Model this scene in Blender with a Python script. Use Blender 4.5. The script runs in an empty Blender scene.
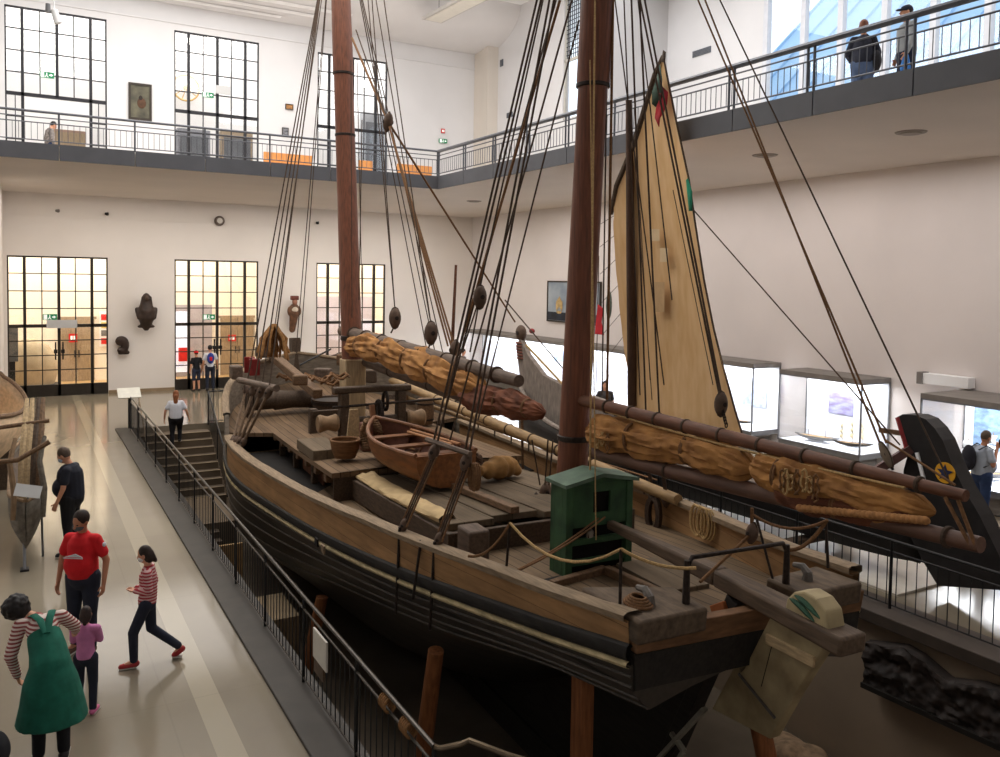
import bpy, bmesh, math, random
from mathutils import Vector, Matrix, noise
random.seed(7)
SC = bpy.context.scene
COL = SC.collection
PI = math.pi
V = Vector

# ------------------------------------------------------------------ camera geometry (measured from the photograph)
FPX, CX, CY, CAMH = 836.0, 500.0, 317.0, 4.6
_y = V((21-CX, 271-CY, FPX)).normalized()
_x = V((1960-CX, 303-CY, FPX)); _x = (_x - _x.dot(_y)*_y).normalized()
_d = _y.cross(_x)
if _d.y < 0: _d = -_d
RW = Matrix((_x, _y, -_d))            # camera (right, down, forward) -> world
CAM = V((0, 0, CAMH))
def at(px, py, X=None, Y=None, Z=None):
    r = RW @ V((px-CX, py-CY, FPX))
    t = (X-CAM.x)/r.x if X is not None else (Y-CAM.y)/r.y if Y is not None else (Z-CAM.z)/r.z
    return CAM + r*t
TH = math.radians(2.5)
SF = V((math.sin(TH), math.cos(TH), 0)); SS = V((math.cos(TH), -math.sin(TH), 0)); SO = V((6.4, 6.0, 0))
def sp(px, py, u=None, v=None, z=None):
    """a point of the picture on a plane of the ship -> ship coordinates (x = starboard, y = forward, z)"""
    r = RW @ V((px-CX, py-CY, FPX)); D = CAM - SO
    if v is not None: t = (v-D.dot(SS))/r.dot(SS)
    elif u is not None: t = (u-D.dot(SF))/r.dot(SF)
    else: t = (z-CAM.z)/r.z
    P = CAM + r*t - SO
    return V((P.dot(SS), P.dot(SF), P.z))
def ship2world(p): return SO + SS*p[0] + SF*p[1] + V((0, 0, p[2]))
def world2ship(p):
    q = V(p) - SO
    return V((q.dot(SS), q.dot(SF), q.z))

# ------------------------------------------------------------------ materials
def lin(c):
    out = []
    for x in c:
        x = x/255.0
        out.append(x/12.92 if x <= .04045 else ((x+.055)/1.055)**2.4)
    return (*out, 1.0)
MATS = {}
def nodes(key):
    m = bpy.data.materials.new(key); m.use_nodes = True
    nt = m.node_tree; b = nt.nodes['Principled BSDF']
    return m, nt, b
def mk(key, col, rough=.65, var=.18, scale=6.0, stretch=(1,1,1), metal=0.0, bump=0.0, spec=.35, col2=None, emit=0.0, detail=6):
    if key in MATS: return MATS[key]
    m, nt, b = nodes(key); N = nt.nodes; L = nt.links
    tc = N.new('ShaderNodeTexCoord'); mp = N.new('ShaderNodeMapping'); mp.inputs['Scale'].default_value = stretch
    L.new(tc.outputs['Object'], mp.inputs['Vector'])
    no = N.new('ShaderNodeTexNoise'); no.inputs['Scale'].default_value = scale; no.inputs['Detail'].default_value = detail
    L.new(mp.outputs['Vector'], no.inputs['Vector'])
    rp = N.new('ShaderNodeValToRGB'); c = lin(col)
    d = lin(col2) if col2 else tuple(x*(1-var*1.6) for x in c[:3]) + (1,)
    e = c if col2 else tuple(min(1, x*(1+var)) for x in c[:3]) + (1,)
    rp.color_ramp.elements[0].position = .3; rp.color_ramp.elements[1].position = .7
    rp.color_ramp.elements[0].color = d; rp.color_ramp.elements[1].color = e
    L.new(no.outputs['Fac'], rp.inputs['Fac']); L.new(rp.outputs['Color'], b.inputs['Base Color'])
    b.inputs['Roughness'].default_value = rough; b.inputs['Metallic'].default_value = metal
    b.inputs['Specular IOR Level'].default_value = spec
    if emit:
        L.new(rp.outputs['Color'], b.inputs['Emission Color']); b.inputs['Emission Strength'].default_value = emit
    if bump:
        bp = N.new('ShaderNodeBump'); bp.inputs['Strength'].default_value = bump; bp.inputs['Distance'].default_value = .02
        L.new(no.outputs['Fac'], bp.inputs['Height']); L.new(bp.outputs['Normal'], b.inputs['Normal'])
    MATS[key] = m; return m
def planks(key, col, axis, width, along, seam=.05, var=.25, rough=.75, seamcol=.35, grain=1.0, spec=.25, dirt=None):
    """boards laid side by side across `axis` (0,1,2), running along `along`"""
    if key in MATS: return MATS[key]
    m, nt, b = nodes(key); N = nt.nodes; L = nt.links
    tc = N.new('ShaderNodeTexCoord'); sx = N.new('ShaderNodeSeparateXYZ'); L.new(tc.outputs['Object'], sx.inputs[0])
    def mth(op, a, c=None, d=None):
        n = N.new('ShaderNodeMath'); n.operation = op
        for i, q in enumerate((a, c, d)):
            if q is None: continue
            if isinstance(q, (int, float)): n.inputs[i].default_value = q
            else: L.new(q, n.inputs[i])
        return n.outputs[0]
    k = mth('DIVIDE', sx.outputs[axis], width)
    fr = mth('FRACT', k); fl = mth('FLOOR', k)
    sm = mth('LESS_THAN', fr, seam)
    wn = N.new('ShaderNodeTexWhiteNoise'); wn.noise_dimensions = '1D'; L.new(fl, wn.inputs['W'])
    mp = N.new('ShaderNodeMapping'); s = [14, 14, 14]; s[along] = .7; mp.inputs['Scale'].default_value = s
    L.new(tc.outputs['Object'], mp.inputs['Vector'])
    no = N.new('ShaderNodeTexNoise'); no.inputs['Scale'].default_value = grain; no.inputs['Detail'].default_value = 8; L.new(mp.outputs['Vector'], no.inputs['Vector'])
    n2 = N.new('ShaderNodeTexNoise'); n2.inputs['Scale'].default_value = .9; n2.inputs['Detail'].default_value = 6; L.new(tc.outputs['Object'], n2.inputs['Vector'])
    a1 = mth('MULTIPLY_ADD', wn.outputs['Value'], var, 1-var*.5)
    a2 = mth('MULTIPLY_ADD', no.outputs['Fac'], 1.0, .5)
    a3 = mth('MULTIPLY_ADD', n2.outputs['Fac'], .9, .55)
    f = mth('MULTIPLY', mth('MULTIPLY', a1, a2), a3)
    f = mth('MULTIPLY', f, mth('MULTIPLY_ADD', sm, seamcol-1, 1))
    mx = N.new('ShaderNodeVectorMath'); mx.operation = 'SCALE'; mx.inputs[0].default_value = lin(col)[:3]; L.new(f, mx.inputs['Scale'])
    L.new(mx.outputs[0], b.inputs['Base Color'])
    b.inputs['Roughness'].default_value = rough; b.inputs['Specular IOR Level'].default_value = spec
    bp = N.new('ShaderNodeBump'); bp.inputs['Strength'].default_value = .35; bp.inputs['Distance'].default_value = .01
    L.new(f, bp.inputs['Height']); L.new(bp.outputs['Normal'], b.inputs['Normal'])
    MATS[key] = m; return m
def stripes(key, c1, c2, period, frac=.5, rough=.85):
    if key in MATS: return MATS[key]
    m, nt, b = nodes(key); N = nt.nodes; L = nt.links
    tc = N.new('ShaderNodeTexCoord'); sx = N.new('ShaderNodeSeparateXYZ'); L.new(tc.outputs['Object'], sx.inputs[0])
    d = N.new('ShaderNodeMath'); d.operation = 'DIVIDE'; L.new(sx.outputs[2], d.inputs[0]); d.inputs[1].default_value = period
    f = N.new('ShaderNodeMath'); f.operation = 'FRACT'; L.new(d.outputs[0], f.inputs[0])
    g = N.new('ShaderNodeMath'); g.operation = 'LESS_THAN'; L.new(f.outputs[0], g.inputs[0]); g.inputs[1].default_value = frac
    mx = N.new('ShaderNodeMix'); mx.data_type = 'RGBA'; L.new(g.outputs[0], mx.inputs[0]); mx.inputs[6].default_value = lin(c1); mx.inputs[7].default_value = lin(c2)
    L.new(mx.outputs[2], b.inputs['Base Color']); b.inputs['Roughness'].default_value = rough; b.inputs['Specular IOR Level'].default_value = .2
    MATS[key] = m; return m
def glass(key='glass', tint=(1,1,1), gloss=.08):
    if key in MATS: return MATS[key]
    m = bpy.data.materials.new(key); m.use_nodes = True; nt = m.node_tree; N = nt.nodes; L = nt.links
    N.remove(N['Principled BSDF'])
    t = N.new('ShaderNodeBsdfTransparent'); t.inputs['Color'].default_value = (*tint, 1)
    g = N.new('ShaderNodeBsdfGlossy'); g.inputs['Roughness'].default_value = .03
    mx = N.new('ShaderNodeMixShader'); mx.inputs[0].default_value = gloss
    L.new(t.outputs[0], mx.inputs[1]); L.new(g.outputs[0], mx.inputs[2]); L.new(mx.outputs[0], N['Material Output'].inputs['Surface'])
    MATS[key] = m; return m

# ------------------------------------------------------------------ mesh builder
class MB:
    def __init__(s): s.v = []; s.f = []
    def add(s, vs, fs):
        b = len(s.v); s.v += [tuple(x) for x in vs]; s.f += [tuple(b+i for i in f) for f in fs]; return s
    def hexa(s, p):
        return s.add(p, [(0,3,2,1),(4,5,6,7),(0,1,5,4),(1,2,6,5),(2,3,7,6),(3,0,4,7)])
    def box(s, c, d, R=None):
        x, y, z = d[0]/2, d[1]/2, d[2]/2
        P = [V(q) for q in ((-x,-y,-z),(x,-y,-z),(x,y,-z),(-x,y,-z),(-x,-y,z),(x,-y,z),(x,y,z),(-x,y,z))]
        if R is not None: P = [R @ q for q in P]
        return s.hexa([q + V(c) for q in P])
    def bb(s, x0, x1, y0, y1, z0, z1):
        return s.box(((x0+x1)/2, (y0+y1)/2, (z0+z1)/2), (x1-x0, y1-y0, z1-z0))
    def beam(s, p, q, w, h, up=(0,0,1), w2=None, h2=None):
        p, q = V(p), V(q); t = (q-p).normalized(); sd = t.cross(V(up))
        if sd.length < 1e-4: sd = V((1,0,0))
        sd.normalize(); un = sd.cross(t)
        w2 = w if w2 is None else w2; h2 = h if h2 is None else h2
        P = [p+sd*a*w/2+un*b*h/2 for a, b in ((-1,-1),(1,-1),(1,1),(-1,1))] + [q+sd*a*w2/2+un*b*h2/2 for a, b in ((-1,-1),(1,-1),(1,1),(-1,1))]
        return s.hexa(P)
    def tube(s, pts, r, n=8, closed=False, flat=1.0):
        pts = [V(p) for p in pts]; m = len(pts)
        rr = r if isinstance(r, (list, tuple)) else [r]*m
        vs = []; prev = None
        for i, p in enumerate(pts):
            if closed: t = pts[(i+1) % m]-pts[i-1]
            else: t = pts[min(i+1, m-1)]-pts[max(i-1, 0)]
            if t.length < 1e-9: t = V((0,0,1))
            t.normalize()
            if prev is None:
                a = V((0,0,1)) if abs(t.z) < .9 else V((1,0,0))
                nrm = t.cross(a).normalized()
            else:
                nrm = prev - t*prev.dot(t)
                if nrm.length < 1e-6: nrm = t.orthogonal()
                nrm.normalize()
            prev = nrm; bn = t.cross(nrm)
            for k in range(n):
                a = 2*PI*k/n
                vs.append(p + (nrm*math.cos(a) + bn*math.sin(a)*flat)*rr[i])
        fs = []
        for i in range(m if closed else m-1):
            j = (i+1) % m
            for k in range(n): fs.append((i*n+k, i*n+(k+1)%n, j*n+(k+1)%n, j*n+k))
        if not closed:
            fs.append(tuple(range(n-1, -1, -1))); fs.append(tuple((m-1)*n+k for k in range(n)))
        return s.add(vs, fs)
    def caps(s, p, q, r0, r1, n=12):
        p, q = V(p), V(q); t = q-p; l = t.length
        if l < 1e-6: return s.ell(p, (r0, r0, r0))
        t /= l; pts = []; rr = []
        for a in (-80, -50, -20): a = math.radians(a); pts.append(p+t*r0*math.sin(a)); rr.append(r0*math.cos(a))
        pts += [p, q]; rr += [r0, r1]
        for a in (20, 50, 80): a = math.radians(a); pts.append(q+t*r1*math.sin(a)); rr.append(r1*math.cos(a))
        return s.tube(pts, rr, n)
    def ell(s, c, r, R=None, nu=14, nv=9):
        c = V(c); vs = []
        for j in range(1, nv):
            b = PI*j/nv
            for i in range(nu):
                a = 2*PI*i/nu
                p = V((r[0]*math.sin(b)*math.cos(a), r[1]*math.sin(b)*math.sin(a), r[2]*math.cos(b)))
                vs.append(c + (R @ p if R is not None else p))
        top = V((0,0,r[2])); bot = -top
        if R is not None: top = R @ top; bot = R @ bot
        vs += [c+top, c+bot]; T, B = len(vs)-2, len(vs)-1; fs = []
        for j in range(nv-2):
            for i in range(nu): fs.append((j*nu+i, (j+1)*nu+i, (j+1)*nu+(i+1)%nu, j*nu+(i+1)%nu))
        for i in range(nu):
            fs.append((T, i, (i+1)%nu)); fs.append((B, (nv-2)*nu+(i+1)%nu, (nv-2)*nu+i))
        return s.add(vs, fs)
    def lathe(s, prof, c=(0,0,0), axis=(0,0,1), n=18):
        ax = V(axis).normalized(); a = ax.orthogonal().normalized(); b = ax.cross(a); c = V(c)
        vs = [c + ax*h + (a*math.cos(2*PI*k/n)+b*math.sin(2*PI*k/n))*max(r, 1e-4) for r, h in prof for k in range(n)]
        m = len(prof); fs = [(i*n+k, i*n+(k+1)%n, (i+1)*n+(k+1)%n, (i+1)*n+k) for i in range(m-1) for k in range(n)]
        fs.append(tuple(range(n-1, -1, -1))); fs.append(tuple((m-1)*n+k for k in range(n)))
        return s.add(vs, fs)
    def prism(s, a, b):
        """two matching outlines of 3D points joined into a slab"""
        n = len(a)
        return s.add(list(a)+list(b), [tuple(range(n-1, -1, -1)), tuple(range(n, 2*n))] + [(i, (i+1)%n, n+(i+1)%n, n+i) for i in range(n)])
    def grid(s, fn, nu, nv, cu=False, cv=False):
        vs = [fn(i/(nu if cu else nu-1), j/(nv if cv else nv-1)) for i in range(nu) for j in range(nv)]; fs = []
        for i in range(nu if cu else nu-1):
            for j in range(nv if cv else nv-1):
                fs.append((i*nv+j, ((i+1)%nu)*nv+j, ((i+1)%nu)*nv+(j+1)%nv, i*nv+(j+1)%nv))
        return s.add(vs, fs)
    def obj(s, name, mat, parent=None, loc=None, smooth=True, bevel=0, solid=0, fix=True):
        me = bpy.data.meshes.new(name); me.from_pydata(s.v, [], s.f); me.update()
        if fix:
            bm = bmesh.new(); bm.from_mesh(me); bmesh.ops.recalc_face_normals(bm, faces=bm.faces); bm.to_mesh(me); bm.free()
        if mat is not None: me.materials.append(mat)
        if smooth:
            me.polygons.foreach_set('use_smooth', [True]*len(me.polygons)); me.set_sharp_from_angle(angle=math.radians(38))
        o = bpy.data.objects.new(name, me); COL.objects.link(o)
        if parent is not None: o.parent = parent
        if loc is not None: o.location = loc
        if solid:
            md = o.modifiers.new('s', 'SOLIDIFY'); md.thickness = solid; md.offset = 0
        if bevel:
            md = o.modifiers.new('b', 'BEVEL'); md.width = bevel; md.segments = 2; md.limit_method = 'ANGLE'
        return o
    def remesh(s, name, mat, parent=None, voxel=.02, smooth=5, loc=None):
        o = s.obj(name, mat, parent, loc)
        md = o.modifiers.new('r', 'REMESH'); md.mode = 'VOXEL'; md.voxel_size = voxel; md.use_smooth_shade = True
        if smooth:
            m2 = o.modifiers.new('s', 'SMOOTH'); m2.iterations = smooth; m2.factor = .5
        dg = bpy.context.evaluated_depsgraph_get(); dg.update()
        me = bpy.data.meshes.new_from_object(o.evaluated_get(dg)); old = o.data
        o.modifiers.clear(); o.data = me; bpy.data.meshes.remove(old)
        if mat is not None and not me.materials: me.materials.append(mat)
        me.polygons.foreach_set('use_smooth', [True]*len(me.polygons))
        return o
def tag(o, label, cat, group=None):
    o['label'] = label; o['category'] = cat
    if group: o['group'] = group
    return o
def empty(name, loc=(0,0,0), rz=0, label=None, cat=None, group=None):
    o = bpy.data.objects.new(name, None); COL.objects.link(o); o.location = loc; o.rotation_euler = (0, 0, rz)
    o.empty_display_size = .2
    if label: tag(o, label, cat, group)
    return o
def struct(o): o['kind'] = 'structure'; return o
def dup(o, parent=None, loc=None):
    c = o.copy(); COL.objects.link(c)
    if parent is not None: c.parent = parent
    if loc is not None: c.location = loc
    return c
def text(name, s, size, mat, parent, M, extrude=.004):
    cu = bpy.data.curves.new(name, 'FONT'); cu.body = s; cu.size = size; cu.extrude = extrude; cu.align_x = 'CENTER'; cu.align_y = 'CENTER'
    o = bpy.data.objects.new(name, cu); COL.objects.link(o); cu.materials.append(mat); o.parent = parent; o.matrix_local = M
    return o

W_UP = mk('upper_wall_paint', (222,221,222), .9, .03, .5)
W_LO = mk('lower_wall_paint', (234,226,218), .9, .03, .5)
W_RT = mk('right_wall_paint', (226,218,214), .9, .04, .4)
W_SOF = mk('soffit_paint', (214,204,194), .9, .03, .5)
W_WARM = mk('back_room_paint', (242,234,220), .9, .02, .5)
W_WHITE = mk('white_paint', (240,240,240), .8, .02, .5)
STEEL = mk('dark_steel', (44,44,48), .45, .15, 20, metal=.3)
FASC = mk('fascia_grey', (86,86,90), .6, .06, 2)
RAILG = mk('rail_grey', (92,94,100), .4, .05, 5, metal=.4)
BLACK = mk('black_iron', (26,25,26), .5, .2, 20)
DOORM = mk('door_steel', (46,40,34), .5, .12, 10)
GLASS = glass()
# ------------------------------------------------------------------ room shell
YB, XR, ZS, ZG, XG, YG = 34.87, 18.4, 7.44, 7.72, 11.4, 23.9
DOORX = [(-.44, 2.85), (5.23, 8.48), (10.93, 14.07)]
def floor_mat():
    m, nt, b = nodes('polished_floor'); N = nt.nodes; L = nt.links
    tc = N.new('ShaderNodeTexCoord'); sx = N.new('ShaderNodeSeparateXYZ'); L.new(tc.outputs['Object'], sx.inputs[0])
    no = N.new('ShaderNodeTexNoise'); no.inputs['Scale'].default_value = .35; no.inputs['Detail'].default_value = 8; L.new(tc.outputs['Object'], no.inputs['Vector'])
    rp = N.new('ShaderNodeValToRGB'); rp.color_ramp.elements[0].position = .35; rp.color_ramp.elements[1].position = .65
    rp.color_ramp.elements[0].color = lin((126,116,100)); rp.color_ramp.elements[1].color = lin((141,131,113)); L.new(no.outputs['Fac'], rp.inputs['Fac'])
    def mth(op, a, c):
        n = N.new('ShaderNodeMath'); n.operation = op
        for i, q in enumerate((a, c)):
            if isinstance(q, (int, float)): n.inputs[i].default_value = q
            else: L.new(q, n.inputs[i])
        return n.outputs[0]
    reflection_band = mth('LESS_THAN', mth('ABSOLUTE', mth('SUBTRACT', sx.outputs[0], 1.72), 0.0), .13)  # lighter stripe: reflection of the white wall painted into the floor colour
    sy = mth('LESS_THAN', mth('FRACT', mth('DIVIDE', sx.outputs[1], 3.1), 0), .006)
    sxx = mth('LESS_THAN', mth('FRACT', mth('DIVIDE', mth('ADD', sx.outputs[0], 20.3), 2.4), 0), .008)
    ln = mth('MAXIMUM', sy, sxx)
    m1 = N.new('ShaderNodeMix'); m1.data_type = 'RGBA'; L.new(reflection_band, m1.inputs[0]); L.new(rp.outputs['Color'], m1.inputs[6]); m1.inputs[7].default_value = lin((156,146,126))
    m2 = N.new('ShaderNodeMix'); m2.data_type = 'RGBA'; L.new(mth('MULTIPLY', ln, .18), m2.inputs[0]); L.new(m1.outputs[2], m2.inputs[6]); m2.inputs[7].default_value = lin((110,102,90))
    L.new(m2.outputs[2], b.inputs['Base Color'])
    b.inputs['Roughness'].default_value = .13; b.inputs['Specular IOR Level'].default_value = .5
    MATS['floor'] = m; return m
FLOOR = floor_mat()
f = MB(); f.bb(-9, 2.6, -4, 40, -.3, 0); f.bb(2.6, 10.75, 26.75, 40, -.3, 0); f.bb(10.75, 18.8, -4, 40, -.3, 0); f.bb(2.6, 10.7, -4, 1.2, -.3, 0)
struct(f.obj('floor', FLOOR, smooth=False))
PITW = mk('pit_wall_paint', (150,132,112), .85, .08, .8)
PITF = mk('pit_floor_stone', (96,84,70), .8, .15, 1.2)
struct(MB().bb(2.6, 10.7, 1.2, 26.8, -2.7, -2.45).obj('pit_floor', PITF, smooth=False))
struct(MB().bb(2.35, 2.62, 1.2, 26.8, -2.6, -.3).obj('wall_pit_left', PITW, smooth=False))
struct(MB().bb(10.45, 10.75, 1.2, 26.8, -2.6, -.14).obj('wall_pit_right', PITW, smooth=False))
struct(MB().bb(2.6, 10.5, 26.8, 27.0, -2.6, -.3).obj('wall_pit_back', PITW, smooth=False))
struct(MB().bb(2.6, 10.5, 1.0, 1.2, -2.6, -.3).obj('wall_pit_front', PITW, smooth=False))
CURB = mk('curb_stone', (62,56,49), .6, .12, 3)
CURB2 = mk('curb_brown', (72,62,54), .6, .12, 3)
struct(MB().bb(2.36, 2.86, 1.2, 26.75, -.34, .035).obj('kerb', CURB, smooth=False, bevel=.012))
struct(MB().bb(10.3, 10.95, 1.2, 26.75, -.14, .035).obj('kerb', CURB2, smooth=False, bevel=.012))

def pierced(name, mat, x0, x1, z0, z1, holes, y0, y1):
    m = MB(); x = x0
    for a, b, c, d in holes:
        m.bb(x, a, y0, y1, z0, z1)
        if c > z0: m.bb(a, b, y0, y1, z0, c)
        if d < z1: m.bb(a, b, y0, y1, d, z1)
        x = b
    m.bb(x, x1, y0, y1, z0, z1)
    return struct(m.obj(name, mat, smooth=False))
pierced('wall_back', W_LO, -3, 19, 0, ZS, [(a, b, 0, 5.16) for a, b in DOORX], YB, YB+.3)
pierced('wall_back_upper', W_UP, -3, 19.3, ZS, 16.6, [(a, b, ZG, 14.03) for a, b in DOORX], YB, YB+.3)
struct(MB().bb(-1.2, -.56, 29.6, YB, 0, ZS).obj('wall_left', W_LO, smooth=False))
struct(MB().bb(XR, XR+.4, -4, YB, 0, ZS).obj('wall_right', W_RT, smooth=False))
struct(MB().bb(XR, XR+.62, 33.6, YB, ZG, 16.6).obj('pillar', mk('pillar_paint', (214,206,196), .9, .03, .5), smooth=False))
# upper right wall: far piece with a narrow leaded window, return, recessed near piece with the big window
XF, XN, YR = 18.95, 23.1, 26.95
m = MB(); m.bb(XF, XF+.3, 28.3, YB, ZG, 16.6); m.bb(XF, XF+.3, YR+.1, 28.3, ZG, 11.0); m.bb(XF, XF+.3, YR+.1, 28.3, 15.9, 16.6)
struct(m.obj('wall_right_upper', W_UP, smooth=False))
struct(MB().bb(XF, XN+.3, YR-.1, YR+.1, ZG, 16.6).obj('wall_return', mk('return_wall_shade_paint', (190,188,188), .9, .03, .5), smooth=False))  # greyer than its neighbours: the shade on this face is in the colour
m = MB(); m.bb(XN, XN+.3, 21.6, YR, ZG, 16.6); m.bb(XN, XN+.3, -4, 21.6, ZG, 8.55); m.bb(XN, XN+.3, -4, 21.6, 16.0, 16.6); m.bb(XN, XN+.3, -4, 3, 8.5, 16.0)
struct(m.obj('wall_right_recess', W_UP, smooth=False))
struct(MB().bb(-3, XG, YG, 40, ZS, ZG).obj('gallery_floor_slab', W_SOF, smooth=False))
struct(MB().bb(XG, 23.4, -4, 40, ZS, ZG).obj('gallery_side_slab', W_SOF, smooth=False))
struct(MB().bb(-9.3, -9, -4.3, 35, 0, 16.6).obj('wall_left_far', W_UP, smooth=False)); struct(MB().bb(-9.3, 24, -4.3, -4, 0, 16.6).obj('wall_front', W_UP, smooth=False)); struct(MB().bb(-9.3, -3, YB, YB+.3, 0, 16.6).obj('wall_back_left', W_UP, smooth=False))
struct(MB().bb(-9, 24, -4, 40, 16.5, 16.8).obj('ceiling', W_WHITE, smooth=False))
# cove under the ceiling with three shallow slots
cv = MB().grid(lambda a, b: V((-3+22.3*b, YB-3.2*math.sin(a*PI/2), 15.0+1.5*(1-math.cos(a*PI/2)))), 9, 2).obj('ceiling_cove', mk('cove_paint', (222,220,220), .9, .03, .5))
struct(cv)
SLOT = mk('slot_white_paint', (244,244,244), .9, .05, 2)  # white paint of the three slot strips
for i in range(3):
    a0 = .10+i*.12
    s = MB().grid(lambda a, b: V((3.2+i*1.3+6.0*b, YB-3.2*math.sin((a0+.05*a)*PI/2)-.02, 15.0+1.5*(1-math.cos((a0+.05*a)*PI/2))-.02)), 3, 2).obj('trim_%d' % (7+i), SLOT); struct(s)
struct(MB().bb(-3, 18.9, YB-.05, YB, 14.28, 14.36).obj('trim_1', W_UP, smooth=False))
struct(MB().bb(-.55, 18.4, YB-.03, YB, 6.62, 6.66).obj('trim_2', W_LO, smooth=False))
for i, (a, b) in enumerate(((2.86, 5.22), (8.49, 10.92), (14.08, 18.4))):
    struct(MB().bb(a, b, YB-.03, YB, 0, .12).obj('baseboard_back', mk('skirting', (150,128,100), .6, .08, 4), smooth=False))
# fascia panels of the gallery edge
def fascia(name, p0, p1):
    p0, p1 = V(p0), V(p1); n = round((p1-p0).length/1.76); m = MB(); d = (p1-p0)/n
    for i in range(n):
        m.beam(p0+d*(i+.006), p0+d*(i+.994), .05, .40)
    struct(m.obj(name, FASC, smooth=False))
fascia('trim_3', (-.9, YG-.03, 7.58), (XG, YG-.03, 7.58)); fascia('trim_4', (XG-.03, YG, 7.58), (XG-.03, -3, 7.58))

# rooms behind the glazed doors and windows
def back_room(z0, z1, name):
    m = MB(); m.bb(-3, 19, 39.3, 39.5, z0, z1); m.bb(-3.2, -3, 35.17, 39.5, z0, z1); m.bb(19, 19.2, 35.17, 39.5, z0, z1); m.bb(-3, 19, 35.17, 39.5, z1, z1+.1)
    struct(m.obj(name, W_WARM if z0 < 1 else W_WHITE, smooth=False))
back_room(0, 7.44, 'wall_back_room'); back_room(7.72, 16.4, 'wall_upper_back_room')
struct(MB().bb(9.4, 9.6, 35.2, 39.3, 0, 7.44).obj('wall_partition', W_WARM, smooth=False))
struct(MB().bb(-3, 19, 35.2, 39.3, .0, .012).obj('floor_back_room', mk('parquet', (196,160,108), .3, .1, 3), smooth=False))

# steel-framed doors below, windows above
def glazing(kind, idx, x0, x1, z0, z1, tz, rows_lo, rows_up, sill, opening=False):
    w = x1-x0; y = YB+.06
    r = empty(f'{kind}_{idx}', (0, 0, 0)); struct(r)
    cuts = [0, .165, .5, .835, 1]
    fr = MB()
    for q in (0, 1): fr.bb(x0+q*(w-.05), x0+.05+q*(w-.05), y-.05, y+.05, z0, z1)
    fr.bb(x0, x1, y-.05, y+.05, z1-.06, z1)
    for q in (.165, .5, .835):
        if opening and q == .5: fr.bb(x0+w*q-.05, x0+w*q+.05, y-.06, y+.06, tz, z1)
        else: fr.bb(x0+w*q-.05, x0+w*q+.05, y-.06, y+.06, z0, z1)
    fr.bb(x0, x1, y-.06, y+.06, tz-.06, tz+.06)
    if sill: fr.bb(x0, x1, y-.06, y+.06, z0, z0+.42)
    fr.obj(f'{kind}_frame', DOORM if z0 < 1 else STEEL, r, smooth=False)
    mu = MB()
    for c in (.333, .667):
        mu.bb(x0+w*c-.018, x0+w*c+.018, y-.03, y+.03, tz if opening else z0, z1)
    for k in range(1, rows_up): zz = tz+(z1-tz)*k/rows_up; mu.bb(x0, x1, y-.03, y+.03, zz-.018, zz+.018)
    for k in range(1, rows_lo):
        zz = z0+(.42 if sill else 0)+(tz-z0-(.42 if sill else 0))*k/rows_lo
        if opening:
            mu.bb(x0, x0+w*.165, y-.03, y+.03, zz-.018, zz+.018); mu.bb(x0+w*.835, x1, y-.03, y+.03, zz-.018, zz+.018)
        else: mu.bb(x0, x1, y-.03, y+.03, zz-.018, zz+.018)
    if opening:
        mu.bb(x0+w*.09, x0+w*.09+.03, y-.03, y+.03, z0, tz); mu.bb(x0+w*.91, x0+w*.91+.03, y-.03, y+.03, z0, tz)
    mu.obj('glazing_bar', DOORM if z0 < 1 else STEEL, r, smooth=False)
    g = MB()
    if opening:
        g.bb(x0, x1, y-.004, y+.004, tz, z1); g.bb(x0, x0+w*.165, y-.004, y+.004, z0, tz); g.bb(x0+w*.835, x1, y-.004, y+.004, z0, tz)
    else: g.bb(x0, x1, y-.004, y+.004, z0, z1)
    g.obj('glass_pane', GLASS, r, smooth=False)
    if kind == 'door':
        h = MB()
        for q in (-.12, .12): h.beam((x0+w*.5+q, y-.1, 1.35), (x0+w*.5+q, y-.1, 2.0), .05, .05); h.beam((x0+w*.5+q, y-.1, 1.65), (x0+w*.5+q, y, 1.65), .12, .14)
        h.obj('door_handle', BLACK, r)
    return r
for i, (a, b) in enumerate(DOORX):
    glazing('door', i+1, a, b, 0.0, 5.16, 2.6, 4, 4, True)
    glazing('window', i+1, a, b, ZG, 14.03, 10.95, 4, 4, False, opening=(i == 0))
# leaded narrow window
w4 = empty('window_4'); struct(w4)
m = MB()
for yy in (YR+.1, 28.25): m.bb(XF+.05, XF+.15, yy-.03, yy+.03, 11, 15.9)
for zz in (11, 13.35, 15.9): m.bb(XF+.05, XF+.15, YR+.1, 28.3, zz-.05, zz+.05)
m.obj('window_frame', mk('pale_frame', (200,196,186), .6, .05, 5), w4, smooth=False)
m = MB()
for k in range(1, 9): yy = YR+.1+k*.134; m.bb(XF+.09, XF+.11, yy-.012, yy+.012, 13.4, 15.9)
for k in range(1, 15): zz = 13.4+k*.167; m.bb(XF+.09, XF+.11, YR+.1, 28.3, zz-.012, zz+.012)
m.obj('lead_bar', STEEL, w4, smooth=False)
MB().bb(XF+.1, XF+.106, YR+.1, 28.3, 11, 15.9).obj('glass_pane', GLASS, w4, smooth=False)
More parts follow.
